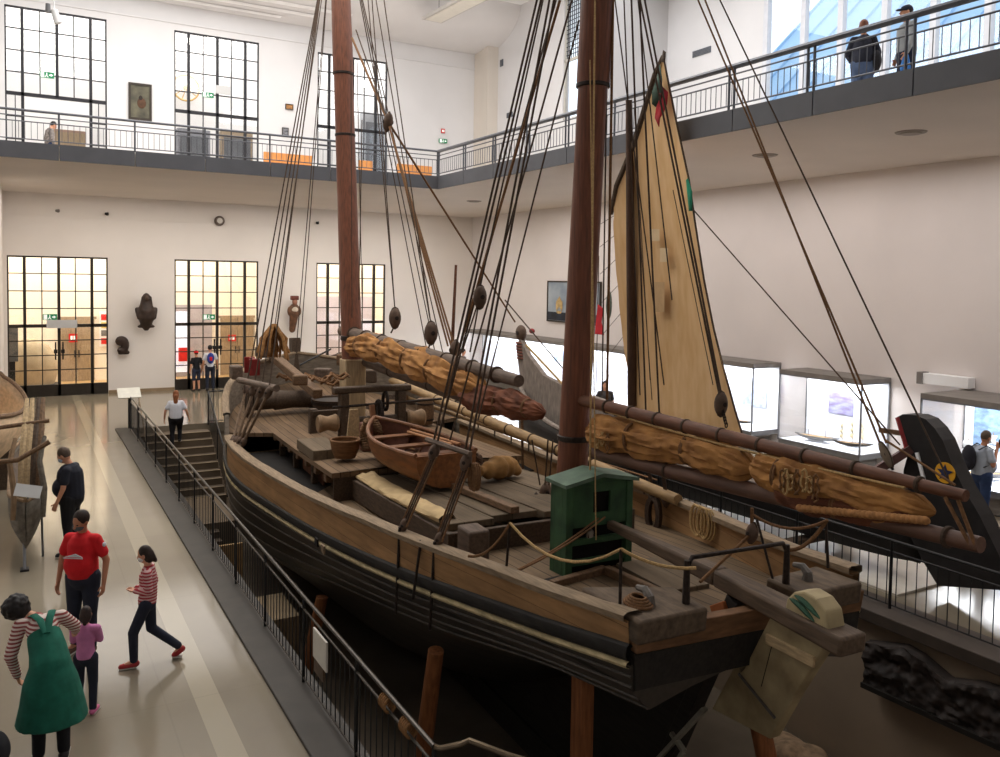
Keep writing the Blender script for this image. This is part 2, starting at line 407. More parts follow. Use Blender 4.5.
# big gallery window
w5 = empty('window_5'); struct(w5); m = MB()
PALE = mk('pale_mullion', (214,216,222), .6, .04, 5)
for yy in (21.55, 19.9, 18.4, 16.8, 15.2, 13.6, 12.0, 10.4, 8.8, 7.2, 5.6, 4.0, 3.05): m.bb(XN-.08, XN+.12, yy-.1, yy+.1, 8.5, 16.0)
for zz in (8.55, 15.95): m.bb(XN-.08, XN+.12, 3, 21.6, zz-.06, zz+.06)
m.obj('window_frame', PALE, w5, smooth=False); MB().bb(XN-.5, XN-.05, 3, 21.6, 8.35, 8.55).obj('window_sill', W_WHITE, w5, smooth=False)
MB().bb(XN+.02, XN+.03, 3, 21.6, 8.5, 16).obj('glass_pane', GLASS, w5, smooth=False)
# the building outside: pale wall and a blue standing-seam roof
ob = empty('neighbouring_building', (28, 14, 0), 0, 'pale building with blue standing seam roof outside the gallery windows', 'building')
MB().bb(-.2, 0, -16, 16, 0, 11.2).obj('wall', mk('outside_wall', (238,228,208), .9, .04, .6), ob, smooth=False)
rf = MB().bb(0, 0.1, 0, .1, 0, .1); rf = MB()
rf.hexa([V((-.3,-16,11.2)), V((-.3,16,11.2)), V((9,16,20)), V((9,-16,20)), V((-.3,-16,11.3)), V((-.3,16,11.3)), V((9,16,20.1)), V((9,-16,20.1))])
for k in range(21): rf.beam((-.3, -16+k*1.6, 11.33), (9, -16+k*1.6, 20.13), .10, .16)
rf.obj('roof', mk('blue_roof', (150,192,226), .5, .08, .4), ob, smooth=False)
MB().bb(-.45, -.2, -16, 16, 10.9, 11.2).obj('gutter', mk('gutter_blue', (96,140,180), .5, .05, 2), ob, smooth=False)
# ------------------------------------------------------------------ railings
def railing(name, label, cat, p0, p1, rails, posts, bal, mat, ptop, pr=.022, br=.008, double=None, mast=100, group=None, rz_rail=None):
    """rails: (height, radius); posts: spacing; bal: (spacing, z0, z1); one thing with its posts, rails and balusters"""
    p0, p1 = V(p0), V(p1); L = (p1-p0).length; d = (p1-p0)/L
    root = empty(name, p0, 0, label, cat, group)
    for h, r in rails:
        MB().tube([V((0,0,h)), p1-p0+V((0,0,h))], r, 8).obj('handrail' if h == rails[0][0] else 'rail', rz_rail or mat, root)
    n = max(1, round(L/posts)); base = None
    for i in range(n+1):
        for o in ((-double/2, double/2) if double else (0,)):
            q = d*(L*i/n+o)
            if base is None: base = MB().tube([V((0,0,0)), V((0,0,ptop))], pr, 8).obj('post', mat, root, q)
            else: dup(base, root, q)
    k = int(L/bal[0]); qs = [d*(bal[0]*(i+.5)) for i in range(k)]
    qs.sort(key=lambda q: (p0+q-CAM).length)
    base = None
    for q in qs[:mast]:
        if base is None: base = MB().tube([V((0,0,bal[1])), V((0,0,bal[2]))], br, 6).obj('baluster', mat, root, q)
        else: dup(base, root, q)
    if qs[mast:]:
        m = MB()
        for q in qs[mast:]: m.tube([q+V((0,0,bal[1])), q+V((0,0,bal[2]))], br, 6)
        o = m.obj('baluster_rest', mat, root); o['kind'] = 'stuff'
    return root
railing('gallery_railing', 'dark grey gallery railing along the back of the hall, beneath the tall upper windows', 'railing', (-.9, YG+.02, 7.76), (XG, YG+.02, 7.76),
        [(.80, .032), (.66, .014), (.53, .014), (.10, .014)], 1.75, (.135, .1, .53), RAILG, .8, .024, .007)
railing('gallery_railing', 'dark grey gallery railing on the right side, with two visitors standing behind it', 'railing', (XG-.02, YG, 7.76), (XG-.02, 2.5, 7.76),
        [(.80, .055), (.66, .016), (.53, .016), (.10, .016)], 1.75, (.135, .1, .53), RAILG, .8, .024, .008, double=.13)
railing('pit_railing', 'black iron railing along the left kerb of the pit, beside the walkway with visitors', 'railing', (2.72, 5.65, .03), (2.72, 26.1, .03),
        [(.98, .02), (.84, .012), (.06, .012)], 1.72, (.14, .06, .84), BLACK, .98, .018, .0065, rz_rail=mk('worn_rail', (70,63,56), .35, .15, 10, metal=.5))
railing('pit_railing', 'black iron railing right of the ship, between it and the black boat', 'railing', (10.62, 4.0, .03), (10.62, 15.6, .03),
        [(.98, .022), (.82, .014), (.06, .012)], 1.75, (.15, .06, .82), BLACK, .98, .022, .008)
# bright wooden stair handrail inside the left railing
hr = empty('stair_handrail', (2.95, 26.2, .0), 0, 'long steel handrail sloping down beside the stairs, inside the black pit railing', 'handrail')
HRM = mk('handrail_steel', (120,104,84), .3, .1, 10, metal=.6)
MB().tube([V((0,0,.95)), V((0,-2.6,-.62)), V((0,-4.6,-.66)), V((0,-6.1,-1.5))], .024, 8).obj('handrail', HRM, hr)
for y, z0, z1 in ((-.0, .0, .95), (-1.3, -.7, .17), (-2.6, -1.57, -.62), (-4.6, -1.57, -.66), (-6.0, -2.4, -1.5)):
    MB().tube([V((0,y,z0)), V((0,y,z1))], .014, 6).obj('post', BLACK, hr)
# corner handrail at the near end
cr = empty('corner_handrail', (2.72, 5.65, 0), 0, 'bent steel handrail turning the near corner of the pit at the bottom edge', 'handrail')
MB().tube([V((0,0,1.01)), V((.04,-.03,1.0)), V((.2,-.05,1.0)), V((.26,-.08,1.03)), V((.45,-.35,1.0)), V((.9,-.75,.9))], .022, 8).obj('handrail', HRM, cr)
MB().tube([V((.9,-.75,.9)), V((.9,-.75,-2.45))], .02, 6).obj('post', BLACK, cr)
# right-hand stair railing and the short rail at the head of the pit
sr = empty('stair_railing', (4.98, 26.72, 0), 0, 'dark stair railing on the ship side of the stone staircase', 'railing')
MB().tube([V((0,0,.98)), V((0,-2.8,-.62))], .024, 8).obj('handrail', BLACK, sr)
MB().tube([V((0,0,.98)), V((1.9,0.05,.98))], .022, 8).obj('handrail', BLACK, sr)
MB().tube([V((0,0,.06)), V((1.9,0.05,.06))], .014, 8).obj('rail', BLACK, sr)
for y in (0, -1.4, -2.8): MB().tube([V((0,y,y*.57-.05)), V((0,y,.98+y*.571))], .02, 6).obj('post', BLACK, sr)
MB().tube([V((1.9,.05,0)), V((1.9,.05,.98))], .02, 6).obj('post', BLACK, sr)
b0 = MB().tube([V((0,0,0)), V((0,0,.9))], .008, 6).obj('baluster', BLACK, sr, V((.16,0,.06)))
for k in range(1, 11): dup(b0, sr, V((.16+.16*k, .0, .06)))
for k in range(20): dup(b0, sr, V((0, -.13-.135*k, .03-.571*(.13+.135*k))))
# information panel at the head of the railing
ip = empty('information_panel', (2.62, 26.55, 0), 0, 'pale sloping information panel on a post at the head of the stairs', 'sign')
MB().tube([V((.1,0,0)), V((.1,0,1.0))], .03, 8).obj('post', BLACK, ip)
MB().box((.1,-.02,1.08), (.62,.5,.03), Matrix.Rotation(math.radians(28), 3, 'X')).obj('panel', mk('panel_cream', (224,220,206), .5, .05, 8), ip, bevel=.005)
# small notice hung on the railing
q0, q1, q2 = at(314,627,X=2.67), at(327,638,X=2.67), at(314,656,X=2.67)
nt_ = empty('notice_board', q0, 0, 'small white notice hung on the outside of the left pit railing', 'sign')
w_, h_ = q0.y-q1.y, q0.z-q2.z
MB().bb(-.012, .012, -w_, 0, -h_, 0).obj('board', mk('notice_white', (206,200,188), .6, .04, 8), nt_, bevel=.004)
MB().bb(-.012, .012, -w_*.8, -w_*.1, -h_*1.45, -h_).obj('picture', mk('notice_dark', (84,66,50), .6, .3, 20), nt_)
for k, yy in enumerate((6.6, 6.15)):
    rk = MB()
    for j in range(5): rk.tube([V((2.72+.05*math.cos(a*PI/6), yy+.03*j-.06, .88+.06*math.sin(a*PI/6)+.04)) for a in range(12)], .013, 6, closed=True)
    tag(rk.obj('rope_lashing', mk('lashing_rope', (134,96,58), .9, .2, 40)), ['brown rope lashed round the pit handrail, farther of the two knots', 'brown rope lashed round the pit handrail, nearer of the two knots'][k], 'rope')

# ------------------------------------------------------------------ stairs into the pit
STEP = mk('stair_stone', (98,84,68), .6, .12, 3); NOSE = mk('stair_nosing', (150,132,106), .6, .08, 4)
st = empty('staircase', (2.9, 26.5, 0), 0, 'stone staircase with pale nosings leading down beside the ship', 'stairs')
for i in range(9):
    z = -.175*(i+1)
    MB().bb(0, 2.05, -.29*(i+1), -.29*i+.25, -2.44, z).obj('step', STEP, st, smooth=False)
    MB().bb(0, 2.05, -.29*(i+1)-.012, -.29*(i+1)+.035, z, z+.008).obj('nosing', NOSE, st, smooth=False)
MB().bb(0, 1.75, -5.2, -2.61, -2.44, -1.58).obj('landing', mk('landing_stone', (120,102,80), .6, .12, 2), st, smooth=False)
for i in range(5):
    z = -1.58-.15*(i+1)
    MB().bb(0, 1.3, -5.2-.29*(i+1), -5.2-.29*i, -2.44, z).obj('step', STEP, st, smooth=False)
tag(MB().bb(3.2, 4.2, 14.2, 15.4, -2.45, -1.35).obj('display_plinth', mk('plinth_tan', (146,126,98), .7, .08, 3), smooth=False, bevel=.01), 'low tan display plinth in the pit under the bow side of the hull', 'plinth')
pb = empty('picture_board', (3.25, 16.2, -2.45), 0, 'tan picture board standing in the pit behind the left railing', 'sign')
MB().bb(-.4, .4, -.03, .03, .9, 1.9).obj('board', mk('board_tan', (176,142,96), .7, .15, 6), pb); 
for q in (-.35, .35): MB().tube([V((q,0,0)), V((q,0,1.0))], .03).obj('leg', BLACK, pb)

# ------------------------------------------------------------------ glass showcases on the right wall
CASE = mk('case_grey', (112,112,114), .5, .06, 4); CTOP = mk('case_top', (128,122,116), .7, .1, 3)
CWHITE = mk('case_lining', (228,232,240), .8, .01, 1)
SEA = mk('sea_picture', (168,172,206), .7, .2, 3, (1,1,3), col2=(120,104,140))
def showcase(label, x0, y0, y1, z0, z1, x1=XR-.02, pw=260):
    r = empty('showcase', (x0, y0, 0), 0, label, 'showcase'); w, l = x1-x0, y1-y0
    m = MB(); t = .035
    for a, b in ((0,0), (0,l-t), (w-t,0), (w-t,l-t)): m.bb(a, a+t, b, b+t, z0, z1)
    for zz in (z0, z1-t): m.bb(0, w, 0, t, zz, zz+t); m.bb(0, w, l-t, l, zz, zz+t); m.bb(0, t, 0, l, zz, zz+t)
    m.obj('frame', CASE, r, smooth=False)
    MB().bb(.02, w, .02, l-.02, z0-.1, z0-.001).obj('base', CASE, r, smooth=False)
    MB().bb(.02, w, .02, l-.02, z0+.002, z0+.03).obj('shelf', CWHITE, r, smooth=False)
    MB().bb(.0, w, .0, l, z1, z1+.1).obj('top', CTOP, r, smooth=False)
    MB().bb(w-.03, w-.01, .04, l-.04, z0+.03, z1-.04).obj('back_panel', CWHITE, r, smooth=False)
    MB().bb(.2, w-.02, .3, l-.3, .02, z0-.1).obj('plinth', CTOP, r, smooth=False)
    g = MB(); g.bb(.012, .018, t, l-t, z0+t, z1-t); g.bb(t, w-.04, .012, .018, z0+t, z1-t); g.bb(t, w-.04, l-.018, l-.012, z0+t, z1-t)
    g.obj('glass_pane', GLASS, r, smooth=False)
    ld = bpy.data.lights.new('case_lamp', 'AREA'); ld.shape = 'RECTANGLE'; ld.size = w*.7; ld.size_y = l*.9; ld.energy = pw*l*w*.12; ld.color = (.93, .96, 1)
    lo = bpy.data.objects.new('case_lamp', ld); COL.objects.link(lo); lo.parent = r; lo.location = (w*.5, l/2, z1-.06); lo.visible_camera = False if False else True
    return r
showcase('long brightly lit showcase against the far right wall, behind the mast', 17.35, 19.2, 33.6, .45, 2.2)
showcase('lit glass showcase directly right of the tan sail, with a small model inside', 17.3, 16.25, 18.7, .5, 2.3)
showcase('lit glass showcase with a seascape picture, a black hulled model and a grey model ship', 17.3, 12.85, 15.35, .5, 2.25)
showcase('large showcase behind the man with a backpack, blue picture and white sails inside', 16.75, 8.4, 11.0, .5, 2.2)
def flatpic(label, x, y0, y1, z0, z1, mat, cat='picture'):
    r = empty('picture', (x, (y0+y1)/2, (z0+z1)/2), 0, label, cat)
    MB().bb(-.012, .0, -(y1-y0)/2, (y1-y0)/2, -(z1-z0)/2, (z1-z0)/2).obj('print', mat, r, smooth=False)
    return r
flatpic('violet seascape print on the back of the showcase with two model ships', 18.34, 13.85, 14.6, 1.25, 1.8, SEA)
flatpic('blue panorama of masts on the back of the large right showcase', 18.34, 9.3, 10.75, 1.05, 1.95, mk('blue_print', (120,146,176), .7, .3, 5, (1,1,2)))
flatpic('faint blue drawing on the back of the showcase beside the sail', 18.34, 16.7, 17.6, 1.05, 1.85, mk('pale_blue_print', (196,208,232), .7, .25, 6))
flatpic('small blue ship print inside the long far showcase', 18.34, 26.8, 27.6, 1.4, 1.85, mk('pale_blue_print2', (150,176,206), .7, .25, 6))
# model ships
def model_ship(label, loc, l, hull, sails, masts, rz=0.0, hgt=1.0, blob=False):
    r = empty('model_ship', loc, rz, label, 'model ship'); h = l*.09
    def hf(a, b):
        s = (a-.5)*2; w = .11*l*max(0.02, (1-abs(s)**2.6)); ang = PI*b
        return V((w*math.cos(ang), s*l/2, h*(.6-.0)*(1+.35*s*s) - h*math.sin(ang)*max(.15, 1-s**4)+.0))
    MB().grid(hf, 20, 10).obj('hull', hull, r, solid=.004)
    MB().grid(lambda a, b: V(((b-.5)*2*.1*l*max(.02, (1-abs((a-.5)*2)**2.6)), (a-.5)*l, h*.5)), 14, 3).obj('deck', mk('model_deck', (170,140,100), .7, .1, 8), r)
    MB().bb(-.05*l, .05*l, -.2*l, .2*l, -h*.75, -h*.55).obj('stand', CWHITE, r)
    for k in range(masts):
        y = (-.5+(k+.5)/masts)*l*.75; H = l*.42*hgt*(1 if k != masts-1 else .85)
        MB().tube([V((0,y,h*.4)), V((0,y,H))], l*.006, 6).obj('mast', mk('model_mast', (120,92,60), .7, .1, 8), r)
        if sails:
            for q in range(3):
                z0, z1 = H*(.25+.24*q), H*(.46+.24*q); ww = l*(.13-.025*q)
                MB().grid(lambda a, b: V((ww*(a-.5)*1.6, y+.03*l*math.sin(PI*b)+ww*(a-.5)*.9, z0+(z1-z0)*b)), 6, 5).obj('sail', sails, r)
    return r
CRM = mk('model_sail', (226,214,176), .8, .06, 6); WHS = mk('model_sail_white', (236,238,240), .8, .03, 6); BLKH = mk('model_hull_black', (38,34,30), .5, .1, 10); GRYH = mk('model_hull_grey', (120,120,120), .5, .1, 10)
model_ship('model sailing ship with cream sails and black hull, right of the grey model', (17.75, 13.4, .66), .95, BLKH, CRM, 3, .5, 1.5)
model_ship('long grey model steamer without sails in front of the seascape print', (17.8, 14.5, .62), 1.2, GRYH, None, 2, .25, .5)
model_ship('small model ship with cream sails in the showcase right of the tan sail', (17.8, 17.1, .64), .7, BLKH, CRM, 2, .3, 1.2)
model_ship('model schooner with tall white sails in the large right showcase', (17.5, 10.1, .62), 1.3, GRYH, WHS, 2, .9, 1.7)
for k, (y, l) in enumerate(((31.4, .8), (29.6, .6), (28.4, .6))):
    model_ship(['tiny dark model ship at the far end of the long showcase', 'tiny grey model ship in the middle of the long showcase', 'tiny grey model ship near the mast in the long showcase'][k], (17.8, y, .62), l, BLKH if k == 0 else GRYH, None, 2, .4, .9)
# ------------------------------------------------------------------ pictures, signs, sculptures on the walls
FRM = mk('picture_frame_dark', (52,44,36), .5, .1, 10)
def framed(label, c, w, h, axis, mat, fw=.08, cat='painting', name='painting'):
    r = empty(name, c, 0 if axis == 'back' else PI/2, label, cat)
    s = -1 if axis == 'back' else 1     # facing -Y on the back wall, -X on the right wall
    m = MB()
    for x0, x1, z0, z1 in ((-w/2, w/2, h/2-fw, h/2), (-w/2, w/2, -h/2, -h/2+fw), (-w/2, -w/2+fw, -h/2+fw, h/2-fw), (w/2-fw, w/2, -h/2+fw, h/2-fw)): m.bb(x0, x1, *sorted((0, s*.08)), z0, z1)
    m.obj('frame', FRM, r, smooth=False)
    MB().bb(-w/2+fw, w/2-fw, *sorted((s*.01, s*.05)), -h/2+fw, h/2-fw).obj('canvas', mat, r, smooth=False)
    return r
p = at(140, 102, Y=YB)
pt = framed('upright dark landscape painting hanging on the upper back wall between two windows', (p.x, YB-.005, p.z), .82, 1.38, 'back', mk('dark_landscape', (108,104,84), .6, .3, 2.2, (1,1,1), col2=(54,52,46)))
MB().ell((0.05,-.06,-.05), (.16,.012,.2)).obj('painted_horse', mk('painted_brown', (84,58,40), .7, .2, 9), pt); MB().ell((0.02,-.06,.12), (.07,.012,.12)).obj('painted_rider', mk('painted_dark', (46,38,34), .7, .2, 9), pt)
p = at(289, 107, Y=YB); framed('small brown relief picture on the upper back wall above the wooden bench', (p.x, YB-.005, p.z), .32, .22, 'back', mk('small_brown', (176,126,76), .6, .3, 14), .02)
p = at(285, 132, Y=YB); framed('small black poster low on the upper back wall', (p.x, YB-.005, p.z), .26, .34, 'back', mk('small_black', (50,50,54), .6, .5, 14, col2=(150,150,156)), .02, 'poster', 'poster')
sea = framed('large dark framed seascape with sailing ships on the right wall behind the mast', (XR-.005, 26.42, 3.75), 3.55, 1.62, 'right', mk('night_sea', (176,184,190), .6, .2, .9, (1,1,1), col2=(112,128,146)), .05)
MB().bb(-1.72, 1.72, .045, .07, -.74, -.42).obj('painted_sea', mk('painted_sea', (40,46,58), .6, .3, 4), sea, smooth=False)
for k, (xx, s_) in enumerate(((-.55, 1), (-1.05, .8), (.9, .7))):
    g = MB()
    for j in range(5): g.ell((xx+(-.24+.12*j)*s_, .07, -.28+(.16+.12*(2-abs(j-2)))*s_), (.10*s_, .012, .30*s_))
    g.ell((xx, .07, -.42), (.26*s_, .012, .06)); g.obj('painted_ship', mk('painted_sails', (196,166,112), .6, .2, 10), sea)
MB().bb(-1.45, -.75, .05, .075, .4, .66).obj('caption_plate', mk('cream_caption', (214,200,150), .6, .1, 12), sea, smooth=False)
# exit signs: green plates with a white running figure and arrow
GRN = mk('exit_green', (20,116,74), .4, .05, 8, emit=.4); WPIC = mk('exit_white', (236,240,236), .4, .02, 5, emit=.5)
def exit_sign(px, py, Y, label, w=.46, z=None):
    p = at(px, py, Y=Y); r = empty('exit_sign', p, 0, label, 'sign')
    MB().bb(-w/2, w/2, -.03, .03, -w*.23, w*.23).obj('plate', GRN, r, smooth=False)
    m = MB(); s = w
    m.bb(-.44*s, -.2*s, -.04, -.03, -.19*s, .19*s); m.obj('door_pictogram', WPIC, r, smooth=False)
    m = MB(); m.box((-.02*s,-.036,.13*s), (.07*s,.01,.07*s)); m.box((-.03*s,-.036,0), (.07*s,.01,.18*s), Matrix.Rotation(.4, 3, 'Y')); m.box((-.1*s,-.036,-.12*s), (.05*s,.01,.16*s), Matrix.Rotation(.8, 3, 'Y')); m.box((.04*s,-.036,-.12*s), (.05*s,.01,.16*s), Matrix.Rotation(-.6, 3, 'Y'))
    m.obj('running_figure', WPIC, r, smooth=False)
    m = MB(); m.prism([V((.42*s,-.036,0)), V((.26*s,-.036,.12*s)), V((.26*s,-.036,-.12*s))], [V((.42*s,-.03,0)), V((.26*s,-.03,.12*s)), V((.26*s,-.03,-.12*s))]); m.bb(.14*s, .28*s, -.036, -.03, -.04*s, .04*s); m.obj('arrow', WPIC, r, smooth=False)
    return r
exit_sign(50, 317, YB-.12, 'green exit sign over the left glass door on the ground floor')
exit_sign(209, 317, YB-.12, 'green exit sign over the middle glass door on the ground floor')
exit_sign(47, 75, YB-.12, 'green exit sign in the upper left window opening')
exit_sign(208, 95, YB-.12, 'green exit sign at the second upper window', .42)
exit_sign(443, 141, YB-.06, 'small green exit sign on the upper back wall near the right corner', .4)
RED = mk('sign_red', (206,40,36), .5, .06, 8)
for k, (px, py, Y, w, h, lb) in enumerate(((443,131,YB-.03,.18,.2,'small red fire sign above the exit sign near the right corner'), (73,338,39.05,.32,.36,'red fire sign on the brown door behind the left glass door'), (232,338,39.05,.34,.3,'red fire sign glimpsed through the middle glass door'), (75,137,39.2,.36,.4,'red fire sign on the cabinet behind the upper left window'))):
    p = at(px, py, Y=Y); r = empty('fire_sign', p, 0, lb, 'sign')
    MB().bb(-w/2, w/2, -.02, .02, -h/2, h/2).obj('plate', RED, r, smooth=False); MB().bb(-w*.3, -w*.05, -.03, -.02, -h*.25, h*.25).obj('pictogram', WPIC, r, smooth=False); MB().bb(w*.05, w*.3, -.03, -.02, -h*.25, h*.25).obj('pictogram', WPIC, r, smooth=False)
# hanging white door banner, lamps and small wall fittings
p = at(62, 324, Y=YB-.2); tag(MB().bb(-.5, .5, -.02, .02, -.15, .15).obj('door_banner', mk('banner_grey', (196,196,196), .6, .03, 5), loc=p), 'white blank banner hung across the left glass door', 'sign')
p = at(223, 90, Y=YB-.2); tag(MB().bb(-.28, .28, -.02, .02, -.16, .16).obj('door_banner', mk('banner_grey', (196,196,196), .6, .03, 5), loc=p), 'pale blank board beside the exit sign at the second upper window', 'sign')
p = at(219, 221, Y=YB); r = empty('wall_lamp', (p.x, YB-.02, p.z), 0, 'round steel lamp on the back wall above the middle glass door', 'lamp')
MB().lathe([(.0,0), (.2,0), (.2,.1), (.14,.16), (.0,.16)], axis=(0,-1,0)).obj('housing', mk('lamp_metal', (116,104,96), .35, .2, 10, metal=.6), r); MB().lathe([(.0,.16), (.11,.165), (0,.19)], axis=(0,-1,0)).obj('lens', mk('lamp_lens', (210,205,196), .2, .1, 5), r)
for px, py, lb in ((107, 214, 'small dark spotlight on the back wall above the left figurehead'), (58, 211, 'small pale junction box on the back wall above the left glass door'), (317, 223, 'small dark spotlight on the back wall left of the far mast')):
    p = at(px, py, Y=YB); r = empty('spotlight', (p.x, YB-.02, p.z), 0, lb, 'spotlight')
    MB().lathe([(.06,0), (.06,.03), (.03,.04), (.03,.1)], axis=(0,-1,0)).obj('mount', BLACK if px != 58 else CTOP, r); MB().lathe([(.045,0), (.06,.12), (.05,.12)], c=(-.08,-.1,0), axis=(.9,-.3,0)).obj('head', BLACK if px != 58 else CTOP, r)
for px, py, lb in ((911, 132, 'round vent in the right gallery soffit, nearest to the camera'), (765, 155, 'round vent in the right gallery soffit, above the sail'), (474, 201, 'round vent in the gallery soffit near the far corner')):
    p = at(px, py, Z=ZS); r = empty('ceiling_vent', p, 0, lb, 'vent'); m = mk('vent_grey', (138,128,118), .5, .08, 6)
    MB().lathe([(.0,-.02), (.26,-.02), (.28,0)], n=28).obj('rim', m, r); MB().lathe([(.0,-.045), (.18,-.04), (.2,-.02)], n=28).obj('cover', m, r)
DARKP = mk('vent_dark', (88,96,108), .5, .1, 8)
for px, py, X, w, h, lb in ((702,52,XN,1.0,.24,'grey ventilation grille on the white wall above the right gallery railing'), (502,63,XF,.26,.3,'small square grille high on the far right wall'), (510,115,XF,.5,.22,'small grey grille low on the far right wall')):
    p = at(px, py, X=X); r = empty('wall_grille', (X-.005, p.y, p.z), 0, lb, 'grille')
    MB().bb(-.03, 0, -w/2, w/2, -h/2, h/2).obj('frame', DARKP, r); 
    sl = MB()
    for k in range(4): sl.bb(-.045, -.03, -w/2+.03, w/2-.03, -h/2+h*(k+.35)/4.4, -h/2+h*(k+.75)/4.4)
    sl.obj('slat', CASE, r, smooth=False)
p = at(952, 381, X=XR); r = empty('projector', (XR-.01, p.y, p.z), 0, 'long white projector box on the right wall above the large showcase', 'projector')
MB().bb(-.28, -.02, -.55, .55, -.1, .14).obj('body', W_WHITE, r, bevel=.01); MB().bb(-.02, .01, -.1, .1, -.1, .1).obj('bracket', CASE, r); MB().bb(-.32, -.05, .52, .66, -.12, .16).obj('end_cap', CTOP, r, bevel=.01)
# figureheads
WD = mk('figure_dark', (58,44,36), .55, .25, 6); 
p = at(145, 313, Y=YB); r = empty('figurehead', (p.x, YB-.14, p.z), 0, 'dark carved wooden female figurehead on the back wall between the glass doors', 'figurehead')
m = MB(); m.ell((0,-.30,.60), (.14,.17,.19)); m.tube([(0,-.2,.76), (0,-.21,.6), (0,-.22,.36), (0,-.23,.08), (0,-.23,-.18), (0,-.2,-.42), (0,-.18,-.66)], [.08,.17,.22,.31,.31,.2,.08], 18)
m.caps((-.33,-.26,.16), (-.27,-.36,-.16), .085, .08); m.caps((-.27,-.36,-.16), (-.03,-.42,-.26), .08, .06); m.caps((.33,-.26,.16), (.27,-.36,-.16), .085, .08); m.caps((.27,-.36,-.16), (.03,-.42,-.26), .08, .06)
m.ell((-.2,-.2,-.5), (.12,.1,.06)); m.ell((.2,-.2,-.5), (.12,.1,.06)); m.ell((-.11,-.43,.10), (.11,.1,.11)); m.ell((.11,-.43,.10), (.11,.1,.11)); m.caps((-.14,-.34,.62), (-.18,-.36,.2), .05, .06); m.caps((.14,-.34,.62), (.18,-.36,.2), .05, .06)
m.remesh('body', WD, r, .03); MB().ell((0,-.44,.6), (.06,.04,.09)).obj('face', mk('figure_face', (84,66,54), .5, .1, 8), r)
p = at(122, 346, Y=YB); m = MB()
for k in range(12):
    a = -2.2+k*.38; m.ell((.12*math.cos(a)-.02, -.14, .2*math.sin(a)+.02), (.1+.008*k, .12, .1+.008*k))
m.caps((-.1,-.14,-.26), (.18,-.14,-.24), .06, .08); tag(m.remesh('carved_scroll', WD, voxel=.025, loc=(p.x, YB-.01, p.z)), 'small dark curled wood carving beside the left glass door', 'carving')
p = at(292, 315, Y=YB); r = empty('figurehead', (p.x, YB-.14, p.z), 0, 'painted standing figurehead in white and brown beside the far mast rigging', 'figurehead')
m = MB(); m.ell((0,-.2,.3), (.2,.16,.2)); m.ell((-.2,-.2,.18), (.1,.1,.2)); m.ell((.2,-.2,.18), (.1,.1,.2)); m.caps((0,-.2,.1), (-.08,-.18,-.6), .2, .13); m.remesh('body', mk('figure_brown', (104,72,52), .6, .3, 7), r, .03)
MB().ell((0,-.24,.24), (.15,.16,.16)).obj('bodice', mk('figure_white', (210,196,176), .7, .1, 7), r); MB().ell((0,-.26,.56), (.11,.12,.14)).obj('head', mk('figure_skin', (150,104,84), .6, .15, 7), r); m = MB(); m.bb(-.16, .16, -.34, -.12, .64, .82); m.obj('hat', mk('figure_hat', (110,58,44), .6, .15, 7), r, bevel=.03)
# benches, doors and cabinets on the far side of the gallery and behind the glass
OAK = mk('bench_oak', (206,142,80), .5, .12, 6, (4,1,1))
for px0, px1, lb in ((267, 316, 'orange wooden bench on the back gallery, left of the far mast'), (402, 437, 'orange wooden bench on the back gallery, right of the far mast'), (363, 377, 'short orange wooden bench seen behind the far mast')):
    a, b = at(px0, 156, Y=30.0), at(px1, 160, Y=30.0); w = b.x-a.x; r = empty('bench', (a.x, 30.0, ZG), 0, lb, 'bench')
    MB().bb(0, w, 0, .5, .72, .8).obj('seat', OAK, r, bevel=.01); MB().bb(0, w, .45, .52, .8, 1.3).obj('backrest', OAK, r, bevel=.01); MB().bb(0, w, .0, .04, .35, .72).obj('front_board', OAK, r, bevel=.01)
    for q in (.05, w-.11): MB().bb(q, q+.06, .05, .45, 0, .72).obj('leg', OAK, r)
BRN = mk('brown_panel_door', (158,138,112), .5, .12, 4, (6,1,1))
for px, py0, py1, w, lb in ((77, 322, 379, 1.35, 'brown double door seen through the left glass door'), (237, 326, 379, 1.5, 'brown door seen through the right half of the middle glass door'), ):
    p = at(px, py1, Y=39.25); r = empty('wooden_door', (p.x, 39.28, 0.02), 0, lb, 'door')
    for q in (-1, 1): MB().bb(min(0,q*w/2)+.01, max(0,q*w/2)-.01, -.06, 0, 0, 2.6).obj('leaf', BRN, r, smooth=False); MB().tube([V((q*.08,-.09,1.0)), V((q*.08,-.09,1.3))], .02).obj('handle', STEEL, r)
    MB().bb(-w/2-.08, w/2+.08, -.03, 0, 2.6, 2.7).obj('door_lintel', BRN, r, smooth=False)
r = empty('poster_board', (at(102, 340, Y=39.2).x+.25, 39.25, 2.2), 0, 'red and white notice board behind the right leaf of the left glass door', 'notice board')
MB().bb(-.35, .35, -.03, 0, -.75, .75).obj('board', W_WHITE, r, smooth=False)
for k in range(8): MB().bb(-.28+.3*(k%2), -.03+.3*(k%2), -.045, -.03, -.65+.34*(k//2), -.4+.34*(k//2)).obj('notice', [RED, mk('note_yellow', (214,190,110), .6, .1, 9), mk('note_grey', (110,110,112), .6, .1, 9)][k % 3], r, smooth=False)
r = empty('vault_boat', (at(31, 372, Y=37.5).x, 37.6, 0.02), 0, 'rounded brown exhibit hull standing behind the left glass door', 'exhibit'); MB().ell((0,0,.75), (.95,.5,1.2)).obj('hull', mk('exhibit_brown', (186,170,142), .6, .1, 3), r); MB().bb(-1.0, 1.0, -.5, .5, 0, .12).obj('base', STEEL, r)
